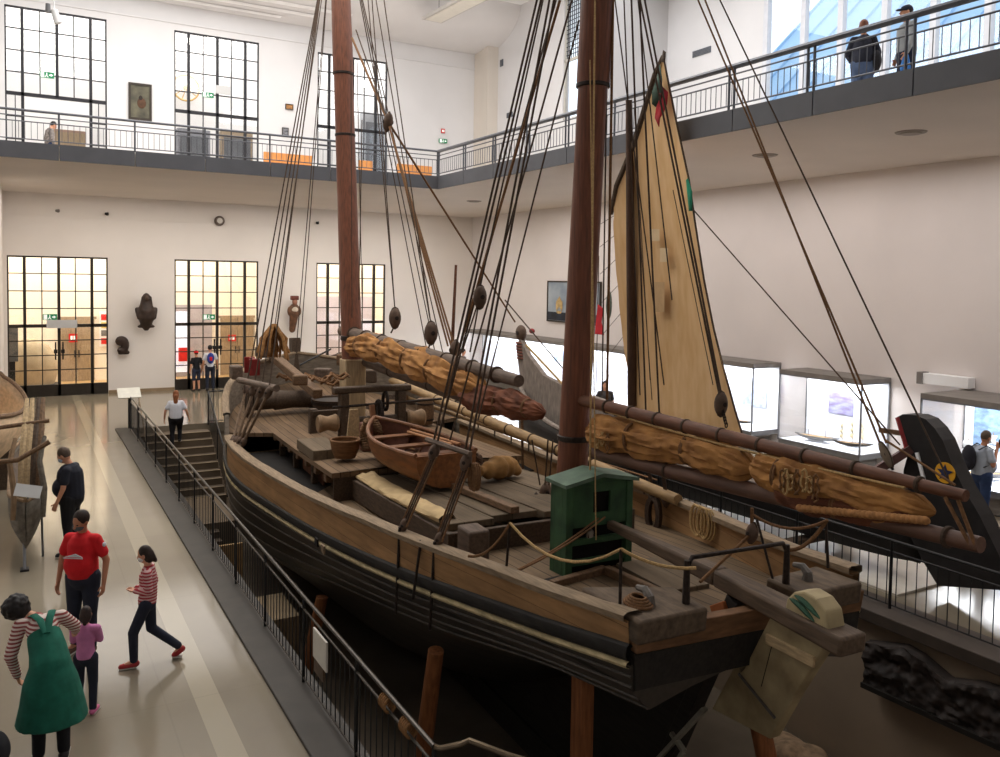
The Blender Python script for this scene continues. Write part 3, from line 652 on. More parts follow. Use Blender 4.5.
r = empty('display_stand', (at(9, 352, Y=36.2).x, 36.2, 0.02), 0, 'dark display stand with grey screen at the far left behind the glass', 'display'); MB().bb(-.2, .2, -.2, .2, 0, 1.4).obj('stand', BLACK, r, bevel=.01); MB().bb(-.3, .3, -.3, -.2, 1.2, 2.5).obj('screen', mk('screen_grey', (92,96,100), .4, .1, 5), r, bevel=.01)
r = empty('doorway_opening', (at(190, 360, Y=39.2).x, 39.26, 0.02), 0, 'bright open doorway with grey surround seen through the middle glass door', 'doorway')
MB().bb(-.95, .95, -.04, -.02, 0, 3.2).obj('surround', mk('surround_grey', (170,164,172), .7, .06, 3), r, smooth=False); MB().bb(-.75, -.1, -.06, -.04, .2, 2.9).obj('panel', mk('doorway_glow', (224,230,246), .6, .05, 4, emit=.6), r, smooth=False); MB().bb(-.5, -.15, -.3, -.1, .7, 1.3).obj('red_case', RED, r)  # brightness of the doorway comes from the panel's own glow
r = empty('corridor_panel', (at(345, 300, Y=39.2).x, 39.26, 0.02), 0, 'pale lilac corridor wall seen through the right glass door behind the far mast', 'panel')
MB().bb(-1.5, 1.4, -.05, 0, 0, 3.6).obj('panel', mk('lilac_panel', (196,190,204), .7, .05, 2), r, smooth=False); MB().bb(.5, 1.0, -.2, -.05, .8, 1.9).obj('shelf_unit', mk('shelf_dark', (90,84,84), .6, .2, 6), r)
r = empty('cabinet', (at(68, 140, Y=36.8).x, 36.8, ZG), 0, 'low brown cabinet behind the upper left window opening', 'cabinet'); MB().bb(-.6, .6, -.2, .2, 0, 2.35).obj('body', mk('cabinet_brown', (160,134,116), .6, .1, 4), r, bevel=.01)
for q in (-.3, .3): MB().bb(q-.28, q+.28, -.22, -.2, .1, 2.25).obj('door', BRN, r)
r = empty('ornamental_rosette', at(186, 88, Y=38.8), 0, 'brass ornamental wheel on the wall behind the second upper window', 'wheel'); BR = mk('brass', (204,166,92), .35, .1, 8, metal=.4)
MB().tube([V((.55*math.cos(k*PI/12), 0, .55*math.sin(k*PI/12))) for k in range(24)], .04, 6, closed=True).obj('rim', BR, r); MB().ell((0,0,0), (.12,.06,.12)).obj('hub', BR, r)
for k in range(10): MB().tube([V((0,0,0)), V((.55*math.cos(k*PI/5), 0, .55*math.sin(k*PI/5)))], .02, 5).obj('spoke', BR, r)
for px, py, lb in ((193, 142, 'dark exhibit case with dark panels behind the railing at the second window'), (236, 144, 'brown exhibit case behind the railing at the second window'), (375, 125, 'grey display case behind the third upper window')):
    p = at(px, py, Y=36.9); r = empty('exhibit_case', (p.x, 36.9, ZG), 0, lb, 'display case'); c = (mk('exh_blue', (146,148,156), .6, .1, 5), mk('exh_brown', (170,150,124), .6, .1, 5), mk('exh_grey', (176,180,186), .6, .1, 5))[0 if px == 193 else 1 if px == 236 else 2]; hh = p.z-ZG+.5
    MB().bb(-.65, .65, -.25, .25, 0, hh).obj('body', c, r, bevel=.02); MB().bb(-.55, .55, -.27, -.25, hh*.35, hh*.9).obj('window', mk('case_window', (104,108,114), .3, .08, 5), r)
# overhead lights
a, b = at(432, 20, Z=15.2), at(482, -6, Z=15.2); r = empty('ceiling_light', a, 0, 'long pale light fitting hanging under the ceiling at the top centre', 'ceiling light')
MB().beam((0,0,0), b-a, .9, .12).obj('housing', CASE if False else mk('fitting_grey', (196,192,188), .5, .05, 4), r); MB().beam(V((0,0,-.07))+(b-a)*.03, V((0,0,-.07))+(b-a)*.97, .7, .02).obj('diffuser', mk('fitting_white', (226,222,212), .5, .03, 4), r)
for q in (.15, .85): MB().tube([(b-a)*q, (b-a)*q+V((0,0,1.3))], .01, 5).obj('cable', STEEL, r)
p = at(54, 10, Y=22); r = empty('hanging_spotlight', p, 0, 'small white spotlight hanging at the top left in front of the window', 'spotlight')
MB().lathe([(.07,0), (.09,.3), (.0,.3)], axis=(.3,0,-1)).obj('head', W_WHITE, r); MB().tube([V((0,0,0)), V((-.02,0,2))], .02).obj('rod', W_WHITE, r); MB().lathe([(.05,0), (.06,.2), (0,.2)], c=(-.12,0,.12), axis=(0,0,-1)).obj('transformer', CASE, r)

LAMP = mk('lamp_glow', (255,250,240), .5, .01, 3, emit=14)
for px, py, Y, lb in ((49,22,37.5,'bright round lamp behind the upper left window opening'), (190,41,37.5,'bright round lamp at the left of the second upper window'), (211,38,37.5,'bright round lamp at the right of the second upper window'), (366,84,37.5,'bright round lamp behind the third upper window'), (73,338,38.0,None)):
    if lb is None: continue
    p = at(px, py, Y=Y); r = empty('room_lamp', p, 0, lb, 'lamp'); MB().ell((0,0,0), (.16,.16,.16)).obj('globe', LAMP, r); MB().tube([V((0,0,.14)), V((0,0,16.4-p.z))], .012, 5).obj('rod', STEEL, r)
# ------------------------------------------------------------------ the sailing ship (x = starboard, y = towards the bow, z up)
def itp(T, u):
    if u <= T[0][0]: return T[0][1]
    for (a, b), (c, d) in zip(T, T[1:]):
        if u <= c:
            t = (u-a)/(c-a); return b+(d-b)*t
    return T[-1][1]
HBT = [(-.75,1.40),(0,1.52),(1,1.68),(2,1.88),(3,2.09),(4,2.24),(5,2.35),(6,2.46),(7,2.56),(8,2.68),(9,2.78),(10,2.87),(11,2.94),(12,2.98),(13,2.95),(14,2.86),(15,2.70),(16,2.45),(17,2.05),(18,1.40),(18.7,.55),(19,.08)]
ZGT = [(-.75,1.53),(0,1.46),(1,1.36),(3,1.25),(4,1.18),(5,1.11),(6,1.03),(7,.96),(9,.90),(11,.86),(13,.86),(14,.92),(16,1.1),(19,1.5)]
DYT = [(-.75,.40),(0,.41),(2,.50),(5,.62),(9,.66),(12,.74),(16,.78),(19,.7)]
ZCT = [(-.75,.62),(1.3,.45),(3,.20),(5,-.1),(7,-.4),(9,-.75),(11.3,-1.05),(14,-1.2),(16,-1.1),(18,-.6),(19,.2)]
BWT = [(13.3,.86),(13.4,1.35),(14.5,1.5),(16,1.78),(17.5,2.0),(19,2.25)]
def hb(u): return itp(HBT, u)
def zg(u): return itp(ZGT, u)
def zy(u): return zg(u)-itp(DYT, u)
def zc(u): return itp(ZCT, u)
def zdk(u): return zg(u)-.42
SHIP = empty('sailing_ship', SO, -TH, 'big old two-masted wooden fishing ship with furled tan sails standing in the pit', 'ship')
BROWN = planks('bulwark_planks', (162,124,84), 2, .23, 1, .03, .2, .7, .45)
RAILW = mk('rail_wood', (136,116,92), .8, .2, 5, (6,.6,6), bump=.3)
BLKP = planks('black_planks', (58,51,44), 2, .26, 1, .13, .8, .5, .25, spec=.4)
WALE = mk('wale_black', (40,36,32), .6, .3, 5, (4,.5,4), bump=.3)
YEL = mk('yellow_strake', (186,168,128), .75, .25, 6, (3,1,3))
DECK = planks('deck_planks', (104,85,64), 0, .2, 1, .10, .3, .85, .4)
FDECK = planks('fore_deck_planks', (110,88,66), 0, .18, 1, .10, .35, .85, .4)
HATCH = planks('hatch_boards', (102,87,69), 0, .42, 1, .03, .25, .85, .4)
WOODD = mk('dark_wood', (78,62,48), .75, .25, 6, (5,1,5), bump=.3)
WOODM = mk('mid_wood', (110,84,60), .75, .25, 6, (5,1,5), bump=.3)
WOODL = mk('pale_wood', (186,160,122), .75, .2, 6, (5,1,5), bump=.2)
MASTW = mk('mast_wood', (116,68,46), .5, .25, 5, (6,6,.4), bump=.2, spec=.4)
SPARG = mk('grey_spar', (100,83,70), .75, .25, 6, (3,.5,3), bump=.3)
SPARB = mk('brown_spar', (106,68,48), .65, .25, 6, (3,.5,3), bump=.3)
SPARY = mk('yellow_spar', (150,121,82), .65, .2, 6, (3,.5,3), bump=.2)
IRON = mk('rusty_iron', (54,44,38), .6, .3, 20, metal=.4)
ROPED = mk('tarred_rope', (76,60,48), .9, .2, 40)
ROPEM = mk('brown_rope', (120,86,56), .9, .2, 40)
ROPEL = mk('pale_rope', (180,148,100), .9, .2, 40)
BLOCKM = mk('block_wood', (96,76,62), .7, .2, 10, bump=.3)
DARKIN = mk('recess_shade', (24,19,15), .9, .2, 3)  # near-black colour standing in for shade in the hold and other recesses
SAILT = mk('tan_sail', (182,130,72), .9, .22, 3.5, col2=(128,86,46), bump=.25)
SAILR = mk('rust_sail', (126,74,48), .9, .25, 4, col2=(84,48,32), bump=.25)
CANV = mk('white_canvas', (184,158,116), .9, .12, 4, bump=.2)
UST = [-.1+19.1*i/48 for i in range(49)]
ZKT = [(-.1,.78),(1,.42),(2,-.1),(3,-.7),(4.5,-1.5),(6,-2.05),(7,-2.15)]
def hull_pt(u, k):
    h, g, y, c = hb(u), zg(u), zy(u), zc(u); e = max(0, (u-15)/4); zk = itp(ZKT, u)+.5*e; n = 1-.08*max(0, (3-u)/3.1)
    P = [(h+.015, y+.02), (h+.0, y-.25*(y-c)), (h*.985, y-.6*(y-c)), (h*.93*n, c), (h*.62*n*n, c+(zk-c)*.55), (h*.28*n, c+(zk-c)*.85), (.12, zk)]
    return P[k]
hm = MB()
prof = [('L', k) for k in range(7)] + [('R', k) for k in range(6, -1, -1)]
def hfn(a, b):
    u = UST[round(a*48)]; s, k = prof[round(b*13)]; x, z = hull_pt(u, k); return V((-x if s == 'L' else x, u, z))
hm.grid(hfn, 49, 14)
tr = [hfn(0, k/13) for k in range(14)]; hm.add(tr, [tuple(range(14))])
hm.obj('hull', BLKP, SHIP, smooth=True)
# bulwarks, wales, yellow strakes, rail caps on both sides
UM = [-.08+ (13.35+.08)*i/40 for i in range(41)]
for sgn, nm in ((-1, 'port'), (1, 'starboard')):
    m = MB()
    m.grid(lambda a, b: (lambda u: (lambda q: V((sgn*q[0], u, q[1])))([(hb(u)+.02, zy(u)+.16), (hb(u)+.035, zg(u)-.02), (hb(u)-.05, zg(u)-.02), (hb(u)-.05, zdk(u)-.06)][round(b*3)]))(UM[round(a*40)]), 41, 4)
    m.obj('bulwark', BROWN, SHIP)
    m = MB(); m.grid(lambda a, b: (lambda u, t: V((sgn*(hb(u)+.03+.045*math.cos(t)), u, zy(u)+.1+.085*math.sin(t))))(UST[round(a*48)], 2*PI*b), 49, 8, cv=True); m.obj('wale', WALE, SHIP)
    m = MB(); m.grid(lambda a, b: (lambda u, t: V((sgn*(hb(u)+.035+.035*math.cos(t)), u, zy(u)-.02+.035*math.sin(t))))(UST[round(a*48)], 2*PI*b), 49, 8, cv=True); m.obj('rubbing_strake', YEL, SHIP)
    m = MB(); m.grid(lambda a, b: (lambda u, t: V((sgn*(hb(u)-.015+.105*max(-1,min(1,1.25*math.cos(t)))), u, zg(u)+.02+.05*max(-1,min(1,1.25*math.sin(t)))+.012*noise.noise(V((u*1.3, sgn, t))))))(UM[round(a*40)], 2*PI*b), 41, 12, cv=True); m.obj('rail_cap', RAILW, SHIP)
    # bow bulwark, higher
    UB = [13.3+5.7*i/20 for i in range(21)]
    m = MB(); m.grid(lambda a, b: (lambda u: V((sgn*[hb(u)+.02, hb(u)+.06, max(hb(u)-.03, .02), max(hb(u)-.06, .02)][round(b*3)], u, [zy(u)+.16, itp(BWT, u), itp(BWT, u), .5][round(b*3)])))(UB[round(a*20)]), 21, 4); m.obj('bow_bulwark', mk('bow_grey_wood', (120,108,94), .8, .25, 4, (1,1,4), bump=.3), SHIP)
    m = MB(); m.grid(lambda a, b: (lambda u, t: V((sgn*(hb(u)+.015+.09*math.cos(t)), u, itp(BWT, u)+.05*math.sin(t))))(UB[max(1, round(a*20))], 2*PI*b), 21, 8, cv=True); m.obj('bow_rail_cap', RAILW, SHIP)
MB().beam((0,18.85,-1.9), (0,19.25,2.7), .26, .4, (0,1,0)).obj('stem', WOODD, SHIP, bevel=.02)
MB().bb(-.14, .14, 1.8, 18.8, -2.42, -2.0).obj('keel', WALE, SHIP)
# stern: transom plank, quarter blocks, black counter
MB().hexa([V((-1.5,-.16,1.16)), V((1.5,-.16,1.06)), V((1.5,-.06,1.06)), V((-1.5,-.06,1.16)), V((-1.5,-.2,1.40)), V((1.5,-.2,1.30)), V((1.5,-.06,1.30)), V((-1.5,-.06,1.40))]).obj('transom_plank', mk('transom_brown', (120,86,58), .75, .25, 5, (1,4,4), bump=.2), SHIP, bevel=.012)
MB().hexa([V((-1.48,-.13,.80)), V((1.48,-.13,.72)), V((1.48,-.05,.72)), V((-1.48,-.05,.80)), V((-1.5,-.14,1.15)), V((1.5,-.14,1.05)), V((1.5,-.05,1.05)), V((-1.5,-.05,1.15))]).obj('transom_black', WALE, SHIP, smooth=False)
for sgn, va, vb_, zt in ((-1,-1.53,-.72,1.5), (1,.55,1.42,1.42)):
    MB().hexa([V((va,-.22,zt-.24)), V((vb_,-.22,zt-.24)), V((vb_-.05*sgn,.35,zt-.24)), V((va,.75 if sgn < 0 else .3,zt-.24)), V((va,-.24,zt)), V((vb_,-.24,zt)), V((vb_-.05*sgn,.35,zt)), V((va,.75 if sgn < 0 else .3,zt))]).obj('quarter_block', mk('quarter_wood', (98,82,66), .8, .25, 5, (3,1,3), bump=.3), SHIP, bevel=.03)
    m = MB(); c = (va+vb_)/2-.08; m.tube([V((c,.05,zt)), V((c,.05,zt+.08)), V((c,.12,zt+.13)), V((c,.24,zt+.11))], [.06,.05,.04,.03], 8); m.obj('mooring_cleat', mk('worn_iron', (110,104,98), .5, .2, 12, metal=.4), SHIP)
MB().prism([V((-.09,y,z)) for y, z in ((.15,1.1),(1.75,-2.2),(6.5,-2.2),(6.5,-1.9),(4.5,-1.4),(3,-.6),(2,0),(1,.5))], [V((.09,y,z)) for y, z in ((.15,1.1),(1.75,-2.2),(6.5,-2.2),(6.5,-1.9),(4.5,-1.4),(3,-.6),(2,0),(1,.5))]).obj('skeg', WALE, SHIP, smooth=False)
# decks
DU = [-.06+13.56*i/30 for i in range(31)]
MB().grid(lambda a, b: (lambda u: V(((b-.5)*2*(hb(u)-.05), u, zdk(u)+.05*(1-(2*b-1)**2))))(DU[round(a*30)]), 31, 9).obj('main_deck', DECK, SHIP)
FU = [8.3+10.5*i/24 for i in range(25)]
def fdw(u): return min(1.95, max(hb(u)-.08, .03)) if u < 13.3 else max(hb(u)-.06, .03)
def fdz(u): return itp([(8.3,1.06),(11,.98),(14.5,.95),(17,1.15),(19,1.4)], u)
m = MB()
m.grid(lambda a, b: (lambda u: V(((b-.5)*2*fdw(u), u, fdz(u)+.04*(1-(2*b-1)**2))))(FU[round(a*24)]), 25, 9)
m.grid(lambda a, b: (lambda u: V(((b-.5)*2*fdw(u), u, fdz(u)-.09)))(FU[round(a*24)]), 25, 9)
for s_ in (-1, 1): m.grid(lambda a, b: (lambda u: V((s_*fdw(u), u, fdz(u)-.09*b)))(FU[round(a*24)]), 25, 2)
m.add([V((-1.95,8.3,1.06)), V((1.95,8.3,1.06)), V((1.95,8.3,.97)), V((-1.95,8.3,.97))], [(0,1,2,3)])
m.obj('fore_deck', FDECK, SHIP)
# below the fore deck: brown bulkhead set back, dark hold, beam ends, posts
MB().bb(-1.72, -1.68, 9.7, 11.3, .45, .95).obj('hold_bulkhead', mk('hold_brown', (104,66,44), .8, .3, 3, (1,1,.5)), SHIP, smooth=False)
MB().bb(-2.8, 2.8, 9.2, 13.3, .42, .5).obj('hold_shade_floor', DARKIN, SHIP, smooth=False)  # near-black slab stands in for the shade of the hold
MB().bb(-1.9, 1.9, 8.34, 8.4, .5, .98).obj('deck_bulkhead', WOODD, SHIP, smooth=False)
for k in range(7): MB().bb(-1.93, -1.6, 8.75+.72*k, 8.93+.72*k, .78, .93).obj('beam_end', WOODM, SHIP, bevel=.015)
for yy in (9.9, 11.4, 12.7): MB().bb(-1.88, -1.76, yy, yy+.14, .4, .93).obj('deck_post', WOODD, SHIP, bevel=.015)
# hatch: coaming, boards, canvas
m = MB()
for x0, x1, y0, y1 in ((-1.56,-1.46,4.0,9.9), (1.46,1.56,4.0,9.9), (-1.46,1.46,9.8,9.9), (-1.46,1.46,4.0,4.1)): 
    m.hexa([V((x0,y0,zdk(y0))), V((x1,y0,zdk(y0))), V((x1,y1,zdk(y1))), V((x0,y1,zdk(y1))), V((x0,y0,zdk(y0)+.36)), V((x1,y0,zdk(y0)+.36)), V((x1,y1,zdk(y1)+.36)), V((x0,y1,zdk(y1)+.36))])
m.obj('hatch_coaming', WOODD, SHIP, smooth=False, bevel=.015)
for i, (x0, x1) in enumerate(((-1.5,-.78), (-.74,0), (.04,.74), (.78,1.5))):
    y0, y1 = 4.15+(.15 if i % 2 else 0), 8.2
    MB().hexa([V((x0,y0,zdk(y0)+.36)), V((x1,y0,zdk(y0)+.36)), V((x1,y1,zdk(y1)+.36)), V((x0,y1,zdk(y1)+.36)), V((x0,y0,zdk(y0)+.46)), V((x1,y0,zdk(y0)+.46)), V((x1,y1,zdk(y1)+.46)), V((x0,y1,zdk(y1)+.46))]).obj('hatch_board', HATCH, SHIP, bevel=.012)
MB().beam((-.42,4.2,1.27), (-.5,8.2,1.05), .14, .1).obj('hatch_batten', WOODM, SHIP, bevel=.012)
cvs = MB()
def cfn(a, b):
    u = 4.4+4.9*a; w = .10+.05*math.sin(PI*a)+.10*a**6 ; r = .09-.03*a
    t = 2*PI*b; n = noise.noise(V((u*2.1, 3*math.cos(t), 3*math.sin(t))))*.06
    return V((-1.40+w*1.3*math.cos(t)+.12*a+n*.6, u, zdk(u)+.46+(r+n)*max(-.4, math.sin(t))))
cvs.grid(cfn, 50, 16, cv=True).obj('rolled_canvas', CANV, SHIP)
MB().bb(-1.55, -1.25, 3.35, 3.75, .78, 1.32).obj('mooring_bitt', SPARG, SHIP, bevel=.03)
# loose deck planks aft, low hatch by the tiller
MB().bb(.0, .62, 1.25, 2.3, .9, 1.03).obj('deck_hatch', HATCH, SHIP, bevel=.012)
MB().beam((-.14,2.3,.96), (-.1,1.0,1.02), .1, .12).obj('cockpit_coaming', WOODM, SHIP, bevel=.012)
MB().beam((-1.0,2.2,.93), (-.14,2.33,.95), .1, .12).obj('cockpit_coaming', WOODM, SHIP, bevel=.012)
MB().hexa([V((-.98,2.25,.86)), V((-.1,2.38,.86)), V((-.1,2.6,.86)), V((-.98,2.5,.86)), V((-.98,2.25,.90)), V((-.1,2.38,.90)), V((-.1,2.6,.90)), V((-.98,2.5,.90))]).obj('cockpit_shade', DARKIN, SHIP)  # solid dark slab in place of the shade down the opening
# green companion hood
GR = mk('green_paint', (60,94,60), .6, .3, 4, col2=(36,62,42), bump=.15)
cb = MB(); x0, x1, y0, y1, zb, zt = -.67, .34, 2.42, 2.8, .8, 2.03
comp = empty('companion_hood'); comp.parent = SHIP
for xa, ya in ((x0,y0), (x1-.1,y0), (x0,y1-.1), (x1-.1,y1-.1)): MB().bb(xa, xa+.1, ya, ya+.1, zb, zt).obj('corner_post', GR, comp, smooth=False, bevel=.008)
MB().bb(x0, x0+.04, y0+.1, y1-.1, zb, zt).obj('side_board', GR, comp, smooth=False); MB().bb(x1-.04, x1, y0+.1, y1-.1, zb, zt).obj('side_board', GR, comp, smooth=False); MB().bb(x0, x1, y1-.04, y1, zb, zt).obj('back_board', GR, comp, smooth=False)
m = MB(); m.bb(x0+.1, -.26, y0+.02, y0+.06, 1.5, zt); m.bb(.0, x1-.1, y0+.02, y0+.06, 1.5, zt); m.bb(-.26, .0, y0+.02, y0+.06, 1.93, zt); m.bb(-.26, .0, y0+.02, y0+.06, 1.5, 1.66); m.obj('front_panel', GR, comp, smooth=False)
for zz in (1.28, 1.02): MB().bb(x0+.1, x1-.1, y0+.01, y0+.07, zz, zz+.07).obj('cross_rail', GR, comp, smooth=False)
MB().bb(x0+.06, x1-.06, y0+.12, y0+.16, zb, zt-.02).obj('interior_shade', DARKIN, comp, smooth=False)  # dark sheet painted as the shade inside the hood
xm = (x0+x1)/2
m = MB(); m.prism([V((x0-.05,y0-.06,zt)), V((xm,y0-.06,zt+.10)), V((x1+.05,y0-.06,zt)), V((x1+.05,y0-.06,zt+.045)), V((xm,y0-.06,zt+.15)), V((x0-.05,y0-.06,zt+.045))], [V((x0-.05,y1+.06,zt)), V((xm,y1+.06,zt+.10)), V((x1+.05,y1+.06,zt)), V((x1+.05,y1+.06,zt+.045)), V((xm,y1+.06,zt+.15)), V((x0-.05,y1+.06,zt+.045))]); m.obj('roof', mk('green_grey_roof', (92,112,94), .7, .2, 5), comp, smooth=False)
MB().prism([V((x0,y0+.03,zt)), V((x1,y0+.03,zt)), V((xm,y0+.03,zt+.11))], [V((x0,y0+.06,zt)), V((x1,y0+.06,zt)), V((xm,y0+.06,zt+.11))]).obj('gable', GR, comp, smooth=False)
# tiller, rudder head, rudder
MB().beam((-.02,2.42,1.5), (0,.4,1.48), .11, .11, w2=.22, h2=.18).obj('tiller', mk('tiller_wood', (96,78,62), .7, .25, 5, (5,.6,5), bump=.3), SHIP, bevel=.03)
MB().beam((0,.4,1.48), (0,-1.3,1.42), .22, .18, w2=.34, h2=.18).obj('tiller_stock', mk('tiller_wood', (96,78,62)), SHIP, bevel=.03)
rd = MB(); RP = [(-.38,1.34),(-.06,.70),(-.0,.62),(.05,.72),(.40,.06),(-.43,.15),(-.72,.72),(-1.03,1.28),(-1.0,1.36)]
rud = rd.prism([V((-.07,u,z)) for u, z in RP], [V((.07,u,z)) for u, z in RP]).obj('rudder', mk('rudder_wood', (178,160,122), .75, .22, 3, (1,1,1), col2=(130,112,82), bump=.3), SHIP, smooth=False, bevel=.012)
MB().beam((-.085,-.36,1.13), (-.085,-.95,1.14), .03, .1).obj('rudder_batten', WOODL, rud, bevel=.006); MB().beam((-.085,.0,.62), (-.085,-.5,.40), .02, .022).obj('iron_strap', mk('worn_iron', (110,104,98)), rud)
MB().beam((-.072,-.42,1.08), (-.072,-.3,.62), .006, .006).obj('crack', DARKIN, rud)
hd = MB(); HP = [(-.60,1.5),(-.62,1.62),(-.70,1.71),(-.82,1.76),(-.97,1.74),(-1.08,1.66),(-1.12,1.5)]
hd.prism([V((-.11,u,z)) for u, z in HP], [V((.11,u,z)) for u, z in HP])
rh = hd.obj('rudder_head', mk('rudder_head_cream', (178,160,122), .7, .15, 4), SHIP, smooth=False, bevel=.02)
GSC = mk('scroll_green', (60,96,76), .7, .15, 6)
for k in range(2):
    pts = [V((-.115, -.66-.06*k-.30*t, 1.53+.05*k+.11*math.sin(PI*.5*(1-t))+.0)) for t in [i/7 for i in range(8)]]
    MB().tube(pts, [.004,.02,.028,.03,.03,.028,.02,.006], 6).obj('scroll', GSC, rh)
MB().beam((0,.12,1.35), (0,1.75,-2.2), .16, .2, (1,0,0)).obj('stern_post', WALE, SHIP, bevel=.01)
br = MB(); PALEI = mk('pale_iron', (150,146,132), .5, .15, 10, metal=.3); br.beam((-.12,.45,.05), (-.12,1.4,-1.15), .04, .07, (1,0,0)); br.beam((-.12,.98,-.48), (-.12,.76,-.58), .04, .06, (1,0,0)); br.beam((-.12,.78,-.6), (-.12,.9,-.8), .04, .05, (1,0,0)); br.obj('gudgeon_iron', PALEI, SHIP)
MB().beam((-.0,.3,1.25), (-.0,.12,.95), .3, .22).obj('stern_patch', mk('orange_wood', (170,98,52), .7, .2, 5), SHIP, bevel=.01)
# masts
def mastp(nm, pts, r, extra):
    o = MB().tube(pts, r, 20).obj(nm, MASTW, SHIP)
    for p, rr, h in extra: MB().lathe([(rr-.02,-h/2), (rr,-h/2+.01), (rr,h/2-.01), (rr-.02,h/2)], p, (0,0,1), 20).obj('mast_band', IRON, o)
    return o
def mz(z): return V((0, 3.47-.0618*(z-.3), z))
def fz(z): return V((0, 13.06+.1326*z, z))
mizzen = mastp('mizzen_mast', [mz(.6), mz(3), mz(7.1), mz(7.2), mz(12.6)], [.215,.205,.195,.22,.2], [(mz(2.45), .23, .08), (mz(7.15), .225, .06), (mz(1.5), .24, .1)])
fore = mastp('fore_mast', [fz(2.55), fz(6), fz(9.6), fz(9.7), fz(14)], [.25,.245,.235,.255,.22], [(fz(8.1), .255, .07), (fz(9.65), .262, .07), (fz(3.1), .27, .12)])
MB().bb(-.26, .26, 13.1, 13.62, .6, 2.6).obj('mast_foot', mk('mast_foot_pale', (170,146,112), .75, .2, 5, (5,5,.6), bump=.2), SHIP, bevel=.03)
# spars
def spar(nm, a, b, r0, r1, mat, bands=(), vsag=0):
    a, b = V(a), V(b); n = 12
    o = MB().tube([a+(b-a)*i/n for i in range(n+1)], [r0*(.85+.15*math.sin(PI*i/n))+(r1-r0)*i/n for i in range(n+1)], 14).obj(nm, mat, SHIP)
    d = (b-a).normalized()
    for t in bands:
        rr = (r0+(r1-r0)*t)*1.12; MB().lathe([(rr*.85,-.02), (rr,-.012), (rr,.012), (rr*.85,.02)], a+(b-a)*t, d, 14).obj('rope_lashing', ROPED, o)
    return o
G0, G1 = sp(572, 398, v=-.02), sp(966, 496, v=0)
B0, B1 = sp(592, 452, v=0), sp(981, 545, v=0)
spar('mizzen_gaff', G0, G1, .085, .06, SPARB, (.15,.24,.33,.42,.52,.62,.72,.82,.93))
spar('mizzen_boom', B0, B1, .095, .078, mk('boom_wood', (100,72,58), .6, .2, 5, (3,.5,3), bump=.2), (.3,.7,.95))
spar('fore_gaff', sp(343, 331, v=0), sp(519, 381, v=0), .17, .12, SPARG, (.1,.2,.32,.45,.58,.7,.82,.92))
spar('fore_boom', sp(360,360,v=.25), sp(500,410,v=.3), .13, .1, SPARG, (.3,.6))
spar('sweep_pole', sp(374, 373, v=2.25), sp(678, 500, v=2.05), .115, .105, SPARY, (.2,.35,.47,.55,.62,.69,.76,.84,.91))
spar('spare_spar', sp(372, 385, v=2.4), sp(560, 452, v=2.3), .05, .05, SPARY)
# furled sails: folded cloth rolled along the spar with tight gaskets
def furl(nm, mat, pts, rad, gask, seed, nu=190, nv=64):
    P = [V(p) for p in pts]; n = len(P)-1
    def cen(t):
        k = min(int(t*n), n-1); q = t*n-k; a, b = P[k], P[k+1]; return a+(b-a)*q, rad[k]+(rad[k+1]-rad[k])*q, (b-a).normalized()
    def fn(a, b):
        c, r, d = cen(a); sd = d.cross(V((0,0,1))).normalized(); up = sd.cross(d); t = 2*PI*b
        g = min((abs(a-x) for x in gask), default=1)*n*.9
        pinch = .80+.20*min(1, (g/.35)**.7)
        w_ = 3*noise.noise(V((a*n*1.1, seed, 0))); fold = .09*math.sin(5*t+4*a*n+w_)+.08*abs(math.sin(6.5*t-3*a*n+seed+w_))+.05*math.sin(13*t+5*a*n+2*w_)
        nn = .20*noise.noise(V((a*n*1.1, math.cos(t)*1.4+seed, math.sin(t)*1.4)))+.16*noise.noise(V((a*n*2.2+t, math.cos(t)*4, math.sin(t)*4+seed)))+.05*noise.noise(V((a*n*9, math.cos(t)*9, math.sin(t)*9+seed)))
        e = min(1, a*14)**.5*min(1, (1-a)*14)**.5
        rr = r*.9*pinch*(1+fold+nn)*max(.05, e)
        return c+sd*math.cos(t)*rr*.85+up*(math.sin(t)*rr*1.05)
    o = MB().grid(fn, nu, nv, cv=True).obj(nm, mat, SHIP)
    for x in gask:
        c, r, d = cen(x); sd = d.cross(V((0,0,1))).normalized(); up = sd.cross(d)
        for j in range(2): MB().tube([c+d*(.03*j)+sd*math.cos(k*PI/8)*r*.7+up*math.sin(k*PI/8)*r*.82 for k in range(16)], .014, 6, closed=True).obj('gasket', ROPEM, o)
    return o
furl('furled_mizzen_sail', SAILT, [sp(588,432,v=0), sp(625,436,v=0), sp(668,446,v=0), sp(712,455,v=0), sp(756,470,v=0)], [.2,.23,.18,.2,.15], (.3,.62), 2.0)
furl('furled_mizzen_sail', SAILT, [sp(752,466,v=-.02), sp(785,476,v=-.02), sp(830,488,v=0), sp(880,500,v=0), sp(936,512,v=0)], [.16,.2,.17,.17,.08], (.22,), 5.0)
furl('furled_sail_tail', SAILR, [sp(775,490,v=-.05), sp(812,503,v=-.05), sp(860,512,v=-.05), sp(930,519,v=-.03)], [.10,.12,.1,.05], (.5,), 8.0, 90, 30)
furl('furled_fore_sail', SAILT, [sp(346,346,v=-.05), sp(366,346,v=-.05), sp(395,354,v=-.05), sp(425,366,v=-.05), sp(455,379,v=-.05), sp(486,390,v=-.05)], [.2,.31,.31,.31,.29,.2], (.15,.33,.5,.66,.84), 1.0)
furl('furled_fore_sail', SAILR, [sp(462,395,v=-.05), sp(496,401,v=-.05), sp(522,407,v=-.05), sp(545,413,v=-.05)], [.2,.24,.2,.08], (.4,.75), 4.0, 90)
m = MB()
